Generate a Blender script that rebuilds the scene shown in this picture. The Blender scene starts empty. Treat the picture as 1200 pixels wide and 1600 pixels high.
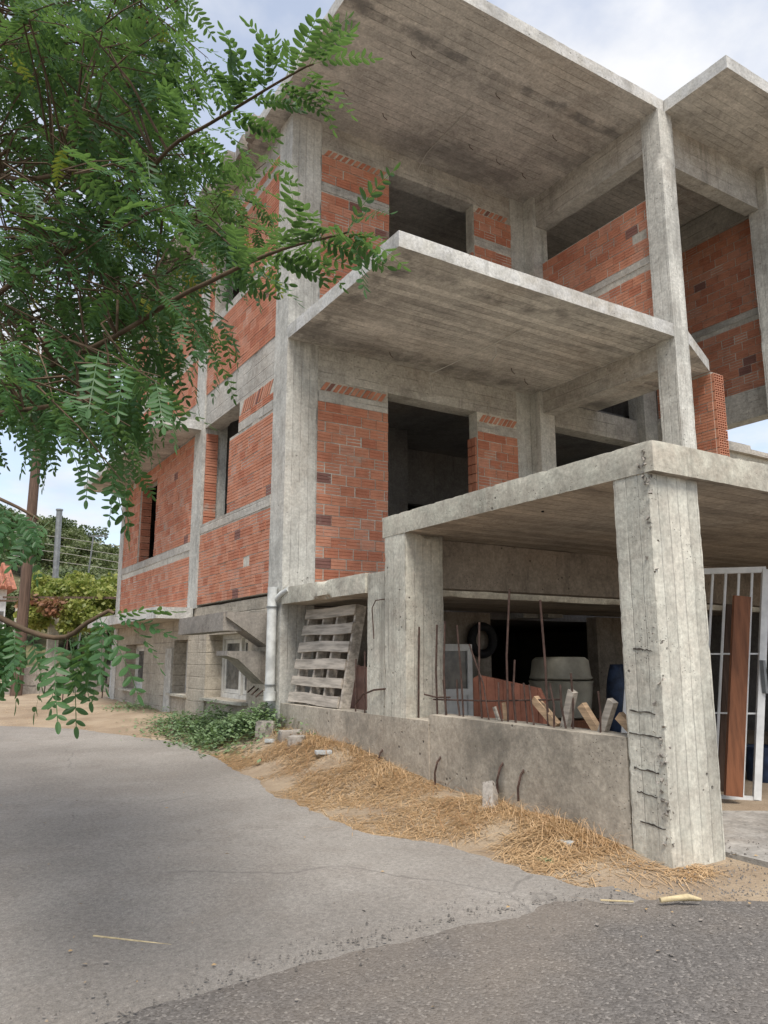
import bpy, math, random
from mathutils import Vector, noise, Matrix, Euler
R = math.radians
rnd = random.Random(11)
S = bpy.context.scene
COL = S.collection
NEW = bpy.data

# ------------------------------------------------------------------ camera
PITCH, YAW, FPX = R(10.683), R(31.6), 1198.0
cam = NEW.cameras.new('camera'); camo = NEW.objects.new('camera', cam); COL.objects.link(camo)
camo.location = (0, 0, 0); camo.rotation_euler = (R(90) + PITCH, 0, -YAW)
cam.sensor_fit = 'VERTICAL'; cam.sensor_height = 36; cam.lens = 36 * FPX / 1600
cam.clip_start = 0.05; cam.clip_end = 2000
S.camera = camo

# ------------------------------------------------------------------ world, sun, exposure
SUN_ELEV, SUN_AZ = R(60), R(200)          # azimuth measured clockwise from +Y, the side the light comes from
w = NEW.worlds.new('World'); S.world = w; w.use_nodes = True
nt = w.node_tree; nt.nodes.clear()
def wn(t, **k):
    n = nt.nodes.new(t)
    for a, b in k.items(): setattr(n, a, b)
    return n
sky = wn('ShaderNodeTexSky', sky_type='NISHITA', sun_disc=False, sun_elevation=SUN_ELEV, sun_rotation=SUN_AZ, altitude=200, air_density=1.0, dust_density=1.5)
tc = wn('ShaderNodeTexCoord'); sep = wn('ShaderNodeSeparateXYZ'); nt.links.new(tc.outputs['Generated'], sep.inputs[0])
den = wn('ShaderNodeMath', operation='ADD'); den.inputs[1].default_value = 0.22
absz = wn('ShaderNodeMath', operation='ABSOLUTE'); nt.links.new(sep.outputs[2], absz.inputs[0]); nt.links.new(absz.outputs[0], den.inputs[0])
dx = wn('ShaderNodeMath', operation='DIVIDE'); dy = wn('ShaderNodeMath', operation='DIVIDE')
nt.links.new(sep.outputs[0], dx.inputs[0]); nt.links.new(den.outputs[0], dx.inputs[1])
nt.links.new(sep.outputs[1], dy.inputs[0]); nt.links.new(den.outputs[0], dy.inputs[1])
cmb = wn('ShaderNodeCombineXYZ'); nt.links.new(dx.outputs[0], cmb.inputs[0]); nt.links.new(dy.outputs[0], cmb.inputs[1])
cmb.inputs[2].default_value = 3.7
n1 = wn('ShaderNodeTexNoise'); n1.inputs['Scale'].default_value = 1.9; n1.inputs['Detail'].default_value = 7; n1.inputs['Roughness'].default_value = .55
nt.links.new(cmb.outputs[0], n1.inputs['Vector'])
n2 = wn('ShaderNodeTexNoise'); n2.inputs['Scale'].default_value = 3.4; n2.inputs['Detail'].default_value = 6
nt.links.new(cmb.outputs[0], n2.inputs['Vector'])
rp = wn('ShaderNodeValToRGB'); rp.color_ramp.elements[0].position = .45; rp.color_ramp.elements[1].position = .62
rp.color_ramp.elements[0].color = (.42, .42, .42, 1)
nt.links.new(n1.outputs[0], rp.inputs[0])
cl = wn('ShaderNodeValToRGB'); cl.color_ramp.elements[0].position = .3; cl.color_ramp.elements[1].position = .68
cl.color_ramp.elements[0].color = (3.1, 3.25, 3.5, 1); cl.color_ramp.elements[1].color = (4.25, 4.25, 4.3, 1)
nt.links.new(n2.outputs[0], cl.inputs[0])
mx = wn('ShaderNodeMix', data_type='RGBA'); nt.links.new(rp.outputs[0], mx.inputs[0])
nt.links.new(sky.outputs[0], mx.inputs[6]); nt.links.new(cl.outputs[0], mx.inputs[7])
bg = wn('ShaderNodeBackground'); bg.inputs['Strength'].default_value = .15
nt.links.new(mx.outputs[2], bg.inputs['Color'])
wo = wn('ShaderNodeOutputWorld'); nt.links.new(bg.outputs[0], wo.inputs['Surface'])

sl = NEW.lights.new('sun', 'SUN'); sl.energy = 2.6; sl.angle = R(24); sl.color = (1, .95, .88)
so = NEW.objects.new('sun', sl); COL.objects.link(so); so.location = (-6, -8, 20)
sd = Vector((math.sin(SUN_AZ) * math.cos(SUN_ELEV), math.cos(SUN_AZ) * math.cos(SUN_ELEV), math.sin(SUN_ELEV)))
so.rotation_euler = (-sd).to_track_quat('-Z', 'Y').to_euler()
S.view_settings.view_transform = 'Standard'; S.view_settings.look = 'None'
S.view_settings.gamma = 1; S.view_settings.exposure = 0.75; S.view_settings.use_curve_mapping = False

# ------------------------------------------------------------------ helpers
HD = Vector((math.sin(YAW), math.cos(YAW), 0)); RT = Vector((math.cos(YAW), -math.sin(YAW), 0))
def at(px, py, d):
    """world point seen in direction (px, py) of the survey picture at ground distance d along the heading"""
    fw = HD * math.cos(PITCH) + Vector((0, 0, math.sin(PITCH))); up = -HD * math.sin(PITCH) + Vector((0, 0, math.cos(PITCH)))
    q = fw * FPX + RT * (px - 600) + up * (800 - py)
    return q * (d / q.dot(HD))
def interp(x, xs, ys):
    if x <= xs[0]: return ys[0]
    for i in range(1, len(xs)):
        if x <= xs[i]:
            t = (x - xs[i-1]) / (xs[i] - xs[i-1]); return ys[i-1] + t * (ys[i] - ys[i-1])
    return ys[-1]
def gz(x, y):
    s = x * HD.x + y * HD.y
    return interp(s, [-50, 0, 2.5, 4.12, 14.9, 30, 60, 400], [-1.6, -1.4, -1.15, -1.05, -.79, -.55, .2, 2])
ORI = {}
def prop(o, label=None, cat=None, group=None, kind=None):
    if label: o['label'] = label
    if cat: o['category'] = cat
    if group: o['group'] = group
    if kind: o['kind'] = kind
    return o
def empty(name, loc, label, cat, group=None):
    o = NEW.objects.new(name, None); COL.objects.link(o); o.location = loc; o.empty_display_size = .2
    ORI[o] = Vector(loc); return prop(o, label, cat, group)
class MB:
    def __init__(s): s.v = []; s.f = []; s.t = []
    def face(s, idx, t=.5): s.f.append(tuple(idx)); s.t.append(t)
    def box(s, x0, x1, y0, y1, z0, z1, t=.5):
        s.obox((x0, y0, z0), (x1-x0, 0, 0), (0, y1-y0, 0), (0, 0, z1-z0), t); return s
    def obox(s, o, a, b, c, t=.5):
        o, a, b, c = Vector(o), Vector(a), Vector(b), Vector(c); n = len(s.v)
        if a.cross(b).dot(c) < 0: a, b = b, a
        s.v += [o, o+a, o+a+b, o+b, o+c, o+a+c, o+a+b+c, o+b+c]
        for q in ((3,2,1,0),(4,5,6,7),(0,1,5,4),(1,2,6,5),(2,3,7,6),(3,0,4,7)): s.face([n+i for i in q], t)
        return s
    def beam(s, p, q, wd, th, up=(0,0,1), t=.5):
        p, q = Vector(p), Vector(q); d = (q-p).normalized(); u = Vector(up)
        a = d.cross(u)
        if a.length < 1e-4: a = d.cross(Vector((1,0,0)))
        a.normalize(); b = a.cross(d).normalized()
        return s.obox(p - a*wd/2 - b*th/2, q-p, a*wd, b*th, t)
    def tube(s, pts, r, n=6, t=.5, cap=True):
        pts = [Vector(p) for p in pts]; rs = r if isinstance(r, (list, tuple)) else [r]*len(pts)
        base = len(s.v); prev = None
        for i, p in enumerate(pts):
            d = (pts[min(i+1, len(pts)-1)] - pts[max(i-1, 0)]).normalized()
            if prev is None:
                a = d.cross(Vector((0,0,1)));
                if a.length < .05: a = d.cross(Vector((1,0,0)))
            else: a = prev - d*prev.dot(d)
            a.normalize(); prev = a; b = d.cross(a)
            for k in range(n):
                an = 2*math.pi*k/n; s.v.append(p + (a*math.cos(an) + b*math.sin(an))*rs[i])
        for i in range(len(pts)-1):
            for k in range(n):
                s.face((base+i*n+k, base+i*n+(k+1)%n, base+(i+1)*n+(k+1)%n, base+(i+1)*n+k), t)
        if cap:
            s.face([base+k for k in range(n)][::-1], t); s.face([base+(len(pts)-1)*n+k for k in range(n)], t)
        return s
    def prism(s, poly, vec, t=.5):
        n = len(poly); b = len(s.v); vec = Vector(vec); poly = [Vector(p) for p in poly]
        nn = Vector((0,0,0))
        for i in range(n): nn += poly[i].cross(poly[(i+1) % n])
        if nn.dot(vec) < 0: poly = poly[::-1]
        s.v += poly + [p+vec for p in poly]
        s.face([b+i for i in range(n)][::-1], t); s.face([b+n+i for i in range(n)], t)
        for i in range(n): s.face((b+i, b+(i+1)%n, b+n+(i+1)%n, b+n+i), t)
        return s
    def rough(s, x0, x1, y0, y1, z0, z1, cell=.09, amp=.006, chip=.018, seed=0., t=.5):
        lo = (x0, y0, z0); hi = (x1, y1, z1)
        n = [max(1, min(140, int(math.ceil((hi[i]-lo[i])/cell)))) for i in range(3)]
        key = {}; sv = Vector((seed*7.3, seed*3.1, seed*5.7))
        def vid(i, j, k):
            q = (i, j, k)
            if q in key: return key[q]
            p = Vector([lo[a] + (hi[a]-lo[a])*q[a]/n[a] for a in range(3)])
            d = noise.noise_vector(p*.9+sv)*amp*.8 + noise.noise_vector(p*17+sv)*amp*.28
            ext = [a for a in range(3) if q[a] in (0, n[a])]
            if len(ext) >= 2:
                c = chip*(.08 + max(0, noise.noise(p*2.7+sv)-.42)*3.5 + max(0, noise.noise(p*31+sv)-.2)*.45)
                for a in ext:
                    lim = (hi[a]-lo[a])*.25
                    d[a] += (1 if q[a] == 0 else -1)*min(c, lim)
            key[q] = len(s.v); s.v.append(p+d); return key[q]
        for ax in range(3):
            u, v = (ax+1) % 3, (ax+2) % 3
            for side in (0, n[ax]):
                for i in range(n[u]):
                    for j in range(n[v]):
                        idx = []
                        for (a, b) in ((i,j),(i+1,j),(i+1,j+1),(i,j+1)):
                            q = [0,0,0]; q[ax] = side; q[u] = a; q[v] = b; idx.append(vid(*q))
                        s.face(idx if side else idx[::-1], t)
        return s
    def build(s, name, mat, parent=None, smooth=None, label=None, cat=None, group=None, kind=None, tint=False, loc=None):
        o0 = ORI.get(parent, Vector((0,0,0))) if loc is None else Vector(loc)
        me = NEW.meshes.new(name); me.from_pydata([tuple(Vector(p)-o0) for p in s.v], [], s.f); me.update()
        if tint:
            at_ = me.attributes.new('tint', 'FLOAT', 'FACE'); at_.data.foreach_set('value', s.t)
        me.materials.append(mat)
        if smooth is not None:
            me.shade_smooth(); me.set_sharp_from_angle(angle=R(smooth))
        o = NEW.objects.new(name, me); COL.objects.link(o)
        if parent: o.parent = parent
        elif loc is not None: o.location = loc
        ORI[o] = o0
        return prop(o, label, cat, group, kind)

# ------------------------------------------------------------------ materials
def material(name):
    m = NEW.materials.new(name); m.use_nodes = True; t = m.node_tree; t.nodes.clear()
    out = t.nodes.new('ShaderNodeOutputMaterial'); b = t.nodes.new('ShaderNodeBsdfPrincipled')
    t.links.new(b.outputs[0], out.inputs[0]); b.inputs['Roughness'].default_value = .9
    b.inputs['Specular IOR Level'].default_value = .25
    return m, t, b, out
class G:
    """small node graph writer"""
    def __init__(s, t):
        s.t = t; s.P = t.nodes.new('ShaderNodeTexCoord').outputs['Object']
    def _in(s, sock, v):
        if hasattr(v, 'is_output') or isinstance(v, bpy.types.NodeSocket): s.t.links.new(v, sock)
        elif isinstance(v, (tuple, list)) and len(v) == 3 and sock.type == 'RGBA': sock.default_value = (*v, 1)
        else: sock.default_value = v
    def m(s, op, a, b=0., c=0., clamp=False):
        n = s.t.nodes.new('ShaderNodeMath'); n.operation = op; n.use_clamp = clamp
        for i, v in enumerate((a, b, c)): s._in(n.inputs[i], v)
        return n.outputs[0]
    def noise(s, scale, detail=4, rough=.55, vec=None, off=None, dist=0):
        n = s.t.nodes.new('ShaderNodeTexNoise'); n.inputs['Detail'].default_value = detail; n.inputs['Roughness'].default_value = rough
        n.inputs['Distortion'].default_value = dist
        if isinstance(scale, tuple): n.inputs['Scale'].default_value = 1; s._in(n.inputs['Vector'], s.map(scale, off or (0,0,0)))
        else: n.inputs['Scale'].default_value = scale; s._in(n.inputs['Vector'], vec or (s.map((1,1,1), off) if off else s.P))
        return n.outputs[0]
    def map(s, scale, off=(0,0,0)):
        n = s.t.nodes.new('ShaderNodeMapping'); s.t.links.new(s.P, n.inputs[0]); n.inputs['Scale'].default_value = scale; n.inputs['Location'].default_value = off
        return n.outputs[0]
    def voro(s, scale, feat='F1', vec=None, out=0):
        n = s.t.nodes.new('ShaderNodeTexVoronoi'); n.feature = feat; n.inputs['Scale'].default_value = scale; s._in(n.inputs['Vector'], vec or s.P)
        return n.outputs[out]
    def ramp(s, x, a, b):
        n = s.t.nodes.new('ShaderNodeMapRange'); n.interpolation_type = 'SMOOTHSTEP'; s._in(n.inputs[0], x); n.inputs[1].default_value = a; n.inputs[2].default_value = b
        return n.outputs[0]
    def mix(s, f, a, b, blend='MIX'):
        n = s.t.nodes.new('ShaderNodeMix'); n.data_type = 'RGBA'; n.blend_type = blend; s._in(n.inputs[0], f); s._in(n.inputs[6], a); s._in(n.inputs[7], b)
        return n.outputs[2]
    def gray(s, v):
        n = s.t.nodes.new('ShaderNodeCombineColor')
        for i in range(3): s._in(n.inputs[i], v)
        return n.outputs[0]
    def bump(s, b, h, strength=.5, dist=.01):
        n = s.t.nodes.new('ShaderNodeBump'); n.inputs['Strength'].default_value = strength; n.inputs['Distance'].default_value = dist
        s._in(n.inputs['Height'], h); s.t.links.new(n.outputs[0], b.inputs['Normal'])
    def white(s, v):
        n = s.t.nodes.new('ShaderNodeTexWhiteNoise'); n.noise_dimensions = '1D'; s._in(n.inputs['W'], v); return n.outputs[0]
    def dot(s, w):
        n = s.t.nodes.new('ShaderNodeVectorMath'); n.operation = 'DOT_PRODUCT'; s.t.links.new(s.P, n.inputs[0]); n.inputs[1].default_value = w
        return n.outputs['Value']
    def attr(s, name):
        n = s.t.nodes.new('ShaderNodeAttribute'); n.attribute_name = name; return n.outputs['Fac']
    def objrand(s): return s.t.nodes.new('ShaderNodeObjectInfo').outputs['Random']

def concrete(name, col, board=None, bw=.12, stain=.35, stain_col=(.09,.085,.08), stain_scale=.8, stretch=(1,1,1), line=.45, pores=.6, off=0., brd=.25, warm=.25, edges=()):
    m, t, b, out = material(name); g = G(t); o3 = (off*3.7, off*1.9, off*5.3)
    a = g.noise(1.3, 6, .6, off=o3); fine = g.noise(38, 4, .65); mid = g.noise(7, 5, .6, off=o3)
    c = g.mix(g.ramp(a, .3, .7), tuple(x*.72 for x in col), tuple(x*1.2 for x in col))
    c = g.mix(g.m('MULTIPLY', g.ramp(g.noise(.9, 4, .5, off=(9+off, 3, 1)), .45, .7), warm), c, (.36, .27, .19))
    c = g.mix(g.ramp(mid, .25, .75), c, g.mix(.55, c, tuple(min(.6, x*1.45) for x in col)))
    c = g.mix(1., c, g.gray(g.m('MULTIPLY_ADD', fine, 1.0, .5)), 'MULTIPLY'); c = g.mix(1., c, g.gray(g.m('MULTIPLY_ADD', g.noise(17, 5, .7, off=o3), .8, .6)), 'MULTIPLY')
    h = g.m('MULTIPLY_ADD', fine, .35, g.m('MULTIPLY', mid, .8))
    if board:
        q = g.m('DIVIDE', g.m('ADD', g.dot(board), g.m('MULTIPLY', g.noise(3, 2), .018)), bw)
        fr = g.m('FRACT', q); fl = g.m('FLOOR', q); wv = g.white(fl)
        ln = g.m('MULTIPLY', g.ramp(g.m('ABSOLUTE', g.m('SUBTRACT', fr, .5)), .44, .5), g.ramp(g.noise(2.2, 3, .6, off=(5,5,off)), .38, .6))
        c = g.mix(1., c, g.gray(g.m('MULTIPLY_ADD', wv, brd, 1-brd*.5)), 'MULTIPLY')
        c = g.mix(g.m('MULTIPLY', ln, line), c, tuple(x*.3 for x in col))
        h = g.m('ADD', h, g.m('SUBTRACT', g.m('MULTIPLY', wv, .5), g.m('MULTIPLY', ln, 1.2)))
        # grain of the shuttering boards, stretched along them
        k = tuple(3 + 60*abs(x) for x in board)
        gr = g.noise(k, 3, .6); c = g.mix(1., c, g.gray(g.m('MULTIPLY_ADD', gr, .36, .82)), 'MULTIPLY'); h = g.m('ADD', h, g.m('MULTIPLY', gr, .4))
    st = g.ramp(g.noise(tuple(stain_scale*x for x in stretch), 7, .66, off=(off*2.1+2, 4, off)), .5, .68)
    c = g.mix(g.m('MULTIPLY', st, stain), c, stain_col)
    dr = g.m('MULTIPLY', g.ramp(g.noise((6.5, 6.5, .35), 5, .65, off=(off, off*2, 1)), .54, .68), g.ramp(g.noise(1.1, 3, .5, off=(2, 8, off)), .42, .6))
    if not (board and abs(board[1]) == 1 and board[0] == 0): c = g.mix(g.m('MULTIPLY', dr, .5), c, tuple(x*.42 for x in col))
    for ax, cc, wd in edges:
        k = g.ramp(g.m('ABSOLUTE', g.m('SUBTRACT', g.m('ADD', g.dot((1,0,0) if ax == 'x' else (0,1,0)), g.m('MULTIPLY_ADD', g.noise(2.1, 4), .3, -.15)), cc)), wd, wd*.25)
        c = g.mix(g.m('MULTIPLY', k, g.m('MULTIPLY', g.ramp(g.noise(3.1, 7, .7, off=(cc, 3, 1)), .42, .64), .7)), c, stain_col)
    lt = g.ramp(g.noise(tuple(1.7*stain_scale*x for x in stretch), 6, .7, off=(off+12, 7, 2)), .58, .72)
    c = g.mix(g.m('MULTIPLY', lt, .4), c, tuple(min(.62, x*1.55) for x in col))
    vo = g.m('MULTIPLY', g.ramp(g.voro(42), .2, .1), g.ramp(g.noise(2.6, 3, .6, off=(1, off, 3)), .5, .64))
    vo2 = g.m('MULTIPLY', g.ramp(g.voro(13), .16, .08), g.ramp(g.noise(1.9, 3, .6, off=(4, off, 8)), .52, .62))
    po = g.m('MAXIMUM', vo, vo2)
    c = g.mix(g.m('MULTIPLY', po, pores), c, tuple(x*.25 for x in col)); h = g.m('SUBTRACT', h, g.m('MULTIPLY', po, 1.5))
    t.links.new(c, b.inputs['Base Color']); b.inputs['Roughness'].default_value = .93
    g.bump(b, h, .55, .012)
    return m
def brick_mat(name, tint, hollow=False, dark=1.):
    m, t, b, out = material(name); g = G(t); geo = t.nodes.new('ShaderNodeNewGeometry')
    pos = geo.outputs['Position']; r = tint(g)
    c = g.mix(g.ramp(r, 0, .62), (.42*dark,.163*dark,.098*dark), (.50*dark,.225*dark,.14*dark)); c = g.mix(g.ramp(r, .6, .95), c, (.50*dark,.245*dark,.165*dark))
    c = g.mix(g.m('GREATER_THAN', g.white(g.m('MULTIPLY', r, 91.)), .98), c, (.22*dark,.11*dark,.09*dark))
    n = g.noise(9, 5, .65, vec=pos); f = g.noise(55, 3, .6, vec=pos)
    c = g.mix(1., c, g.gray(g.m('MULTIPLY_ADD', n, .7, .62)), 'MULTIPLY'); c = g.mix(1., c, g.gray(g.m('MULTIPLY_ADD', f, .4, .8)), 'MULTIPLY')
    sm = g.ramp(g.noise(3.2, 6, .7, vec=pos), .58, .72)
    c = g.mix(g.m('MULTIPLY', sm, .75), c, (.36*dark, .32*dark, .27*dark))
    t.links.new(c, b.inputs['Base Color']); g.bump(b, g.m('ADD', f, n), .35, .006); return m
def plain(name, col, rough=.7, var=.25, scale=8, metal=0., bumpd=.003, stretch=None, col2=None, spec=.3):
    m, t, b, out = material(name); g = G(t); n = g.noise(stretch or scale, 5, .6)
    c = g.mix(g.ramp(n, .3, .7), tuple(x*(1-var) for x in col), col2 or tuple(min(.85, x*(1+var)) for x in col))
    t.links.new(c, b.inputs['Base Color']); b.inputs['Roughness'].default_value = rough; b.inputs['Metallic'].default_value = metal
    b.inputs['Specular IOR Level'].default_value = spec
    g.bump(b, n, .4, bumpd); return m
def leaf_mat(name, a, bcol, trans=.35, tint='tint', obj=False, yellow=None):
    m, t, b, out = material(name); g = G(t); geo = t.nodes.new('ShaderNodeNewGeometry').outputs['Position']
    r = g.objrand() if obj else g.attr(tint)
    n = g.noise(2.2, 3, .6, vec=geo)
    c = g.mix(g.m('ADD', g.m('MULTIPLY', r, .6), g.m('MULTIPLY', g.ramp(n, .3, .7), .4)), a, bcol)
    if yellow: c = g.mix(g.m('GREATER_THAN', g.white(g.m('MULTIPLY', r, 77.)), .975), c, yellow)
    t.links.new(c, b.inputs['Base Color']); b.inputs['Roughness'].default_value = .45; b.inputs['Specular IOR Level'].default_value = .35
    tr = t.nodes.new('ShaderNodeBsdfTranslucent'); t.links.new(g.mix(.5, c, (.26,.42,.08)), tr.inputs[0])
    ms = t.nodes.new('ShaderNodeMixShader'); ms.inputs[0].default_value = trans
    t.links.new(b.outputs[0], ms.inputs[1]); t.links.new(tr.outputs[0], ms.inputs[2]); t.links.new(ms.outputs[0], out.inputs[0]); return m

CC = (.38, .36, .32)
M_col = concrete('concrete_column', (.42,.408,.37), (1,1,0), .1, .22, pores=.5, stretch=(2,2,.4), line=.1, brd=.1)
M_beam = concrete('concrete_beam', CC, (0,0,1), .15, .2, pores=.4, off=1., line=.25, brd=.12)
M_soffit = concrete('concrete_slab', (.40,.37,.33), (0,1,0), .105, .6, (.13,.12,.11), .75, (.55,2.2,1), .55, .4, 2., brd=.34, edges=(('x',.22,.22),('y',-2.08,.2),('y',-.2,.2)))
M_roof = concrete('concrete_roof', (.40,.37,.33), (0,1,0), .105, .5, (.13,.125,.12), .6, (.7,1.4,1), .4, .3, 3., brd=.2, edges=(('x',.02,.16),('y',-1.75,.12)))
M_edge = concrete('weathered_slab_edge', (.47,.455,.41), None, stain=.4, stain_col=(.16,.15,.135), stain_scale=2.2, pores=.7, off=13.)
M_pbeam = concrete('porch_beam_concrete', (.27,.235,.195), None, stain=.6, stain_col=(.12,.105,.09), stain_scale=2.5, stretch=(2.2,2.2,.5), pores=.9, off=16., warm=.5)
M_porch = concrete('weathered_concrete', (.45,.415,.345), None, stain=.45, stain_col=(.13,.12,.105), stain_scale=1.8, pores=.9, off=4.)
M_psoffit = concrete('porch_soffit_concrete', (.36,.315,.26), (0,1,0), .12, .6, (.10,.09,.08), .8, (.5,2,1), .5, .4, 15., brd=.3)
M_pillar = concrete('pillar_concrete', (.45,.42,.355), (1,1,0), .085, .3, (.19,.17,.14), 1.4, (1.8,1.8,.35), .14, .9, 5., brd=.2)
M_wall = concrete('board_formed_concrete', (.35,.31,.25), (0,0,1), .16, .4, (.12,.11,.095), .9, (1,1,1), .4, .8, 6., brd=.1)
M_wallr = concrete('boundary_wall_concrete', (.34,.305,.25), None, stain=.75, stain_col=(.13,.12,.10), stain_scale=1.1, stretch=(1,.9,.8), pores=.9, off=7., warm=.2)
M_mortar = concrete('mortar', (.46,.42,.36), None, stain=.3, pores=.5, off=8.)
M_bracket = concrete('dark_weathered_concrete', (.22,.20,.175), None, stain=.5, pores=.9, off=9.)
M_inner_shade = concrete('bare_inner_shade_dark', (.13,.125,.12), None, stain=.3, pores=.3, off=14.)  # indoor shade put into the colour: far darker than the outer concrete
M_floor = concrete('cement_floor', (.29,.275,.25), None, stain=.3, pores=.4, off=10.)
M_brick = brick_mat('red_brick', lambda g: g.objrand())
M_bricks = brick_mat('red_brick_courses', lambda g: g.attr('tint'))
M_rust = plain('rusty_iron', (.075,.045,.035), .8, .4, 30, bumpd=.001)
M_wood = plain('raw_timber', (.42,.29,.18), .8, .3, stretch=(6,6,40), bumpd=.002)
M_oldwood = plain('grey_weathered_wood', (.40,.355,.30), .85, .35, stretch=(20,3,30), bumpd=.003)
M_redwood = plain('brown_stained_board', (.19,.075,.035), .6, .3, stretch=(30,30,3))
M_terra = plain('terracotta_panel', (.29,.115,.07), .8, .3, 6)
M_pink = plain('pinkish_board', (.42,.25,.20), .75, .2, 6)
M_white = plain('white_paint', (.70,.70,.68), .5, .12, 9)
M_pvc = plain('white_pvc', (.52,.53,.51), .45, .3, 5, bumpd=.0005)
M_offw = plain('dusty_white_frame', (.62,.60,.55), .55, .15, 12)
M_blue = plain('blue_plastic', (.02,.034,.07), .5, .5, 9, bumpd=.01)
M_tub = plain('beige_plastic', (.33,.31,.25), .6, .25, 4)
M_black = plain('black_rubber', (.02,.02,.022), .7, .3, 20)
M_pole = plain('creosoted_wood', (.115,.075,.055), .85, .35, stretch=(30,30,2))
M_steel = plain('grey_steel', (.22,.23,.23), .5, .2, 10, metal=.6)
M_cable = plain('cable_plastic', (.42,.40,.36), .6, .1, 10)
M_dcable = plain('dark_cable', (.04,.04,.042), .6, .1, 10)
M_crack = plain('dark_crevice', (.07,.06,.05), .95, .3, 20)
M_rock = concrete('stone', (.27,.245,.215), None, stain=.35, pores=.5, off=11.)
M_litter = plain('crumpled_plastic', (.40,.42,.42), .4, .2, 14, bumpd=.01)
def glass_mat():
    m, t, b, out = material('dusty_glass'); b.inputs['Base Color'].default_value = (.10,.10,.095,1); b.inputs['Roughness'].default_value = .18
    b.inputs['Specular IOR Level'].default_value = .6; g = G(t)
    t.links.new(g.mix(g.ramp(g.noise(6,4), .35, .7), (.045,.047,.05), (.17,.165,.15)), b.inputs['Base Color']); return m
M_glass = glass_mat()
M_leaf = leaf_mat('locust_leaf', (.027,.080,.030), (.064,.148,.048), .38, obj=True)
M_leafs = leaf_mat('locust_foliage', (.022,.066,.028), (.056,.128,.046), .38, yellow=(.28,.26,.03))
M_weed = leaf_mat('weed_leaf', (.11,.18,.09), (.24,.32,.17), .25)
M_vine = leaf_mat('vine_leaf', (.15,.20,.045), (.36,.35,.09), .35)
M_vinered = leaf_mat('vine_leaf_autumn', (.26,.15,.09), (.30,.12,.07), .3)
M_treea = leaf_mat('pine_foliage', (.055,.08,.035), (.105,.13,.055), .15)
M_treeb = leaf_mat('olive_foliage', (.09,.115,.05), (.17,.185,.085), .2)
M_bark = plain('bark', (.10,.075,.055), .9, .4, stretch=(12,12,3), bumpd=.01)
M_twig = plain('green_brown_twig', (.09,.06,.035), .8, .3, 20)
M_straw = leaf_mat('dry_straw', (.36,.205,.095), (.68,.48,.28), .12)
M_brown = leaf_mat('dead_weed', (.20,.10,.05), (.34,.19,.09), .1)

def road_mat():
    m, t, b, out = material('worn_grey_lane'); g = G(t)
    f = g.noise(160, 3, .7); v = g.voro(95, out=1); big = g.noise(.55, 6, .6); mid = g.noise(3.5, 5, .65)
    c = g.mix(g.ramp(big, .3, .7), (.192,.174,.153), (.288,.265,.236))
    c = g.mix(g.m('MULTIPLY', g.ramp(mid, .42, .7), .45), c, (.20,.175,.15))
    c = g.mix(1., c, g.gray(g.m('MULTIPLY_ADD', f, 1.2, .4)), 'MULTIPLY'); c = g.mix(1., c, g.gray(g.m('MULTIPLY_ADD', g.noise(48, 4, .75), 1.3, .35)), 'MULTIPLY')
    sp = g.ramp(g.voro(70), .22, .1); c = g.mix(g.m('MULTIPLY', sp, g.m('MULTIPLY', g.ramp(g.noise(20,2), .5, .6), .55)), c, (.44,.42,.39))
    dk = g.ramp(g.voro(31), .14, .06); c = g.mix(g.m('MULTIPLY', dk, .6), c, (.08,.075,.07))
    # fine cracks with dust in them
    ve = t.nodes.new('ShaderNodeTexVoronoi'); ve.feature = 'DISTANCE_TO_EDGE'; ve.inputs['Scale'].default_value = .62
    dv = t.nodes.new('ShaderNodeMix'); dv.data_type = 'VECTOR'; dv.inputs[0].default_value = .22
    nz = t.nodes.new('ShaderNodeTexNoise'); nz.inputs['Scale'].default_value = 2.4; nz.inputs['Detail'].default_value = 6; t.links.new(g.P, nz.inputs['Vector'])
    t.links.new(g.P, dv.inputs[4]); t.links.new(nz.outputs[1], dv.inputs[5]); t.links.new(dv.outputs[1], ve.inputs['Vector'])
    cr = g.m('MULTIPLY', g.ramp(ve.outputs[0], .007, .001), g.ramp(g.noise(.8, 3), .48, .58))
    c = g.mix(g.m('MULTIPLY', cr, .35), c, (.11,.10,.09))
    t.links.new(c, b.inputs['Base Color']); g.bump(b, g.m('SUBTRACT', g.m('ADD', f, g.m('MULTIPLY', sp, .6)), cr), .6, .005); return m
def gravel_mat():
    m, t, b, out = material('dark_coarse_asphalt'); g = G(t)
    v = g.voro(105, out=1); d = g.voro(105); big = g.noise(.9, 5, .6)
    hs = t.nodes.new('ShaderNodeSeparateColor'); t.links.new(v, hs.inputs[0])
    c = g.mix(hs.outputs[0], (.085,.077,.07), (.155,.142,.13)); c = g.mix(g.ramp(hs.outputs[1], .9, .97), c, (.215,.197,.178))
    c = g.mix(g.ramp(big, .35, .7), c, g.mix(.45, c, (.23,.19,.15)))
    c = g.mix(1., c, g.gray(g.ramp(d, .75, .25)), 'MULTIPLY') if False else c
    t.links.new(c, b.inputs['Base Color']); g.bump(b, g.m('ADD', g.m('MULTIPLY', d, -1.), g.noise(90,2)), .7, .006); return m
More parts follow.
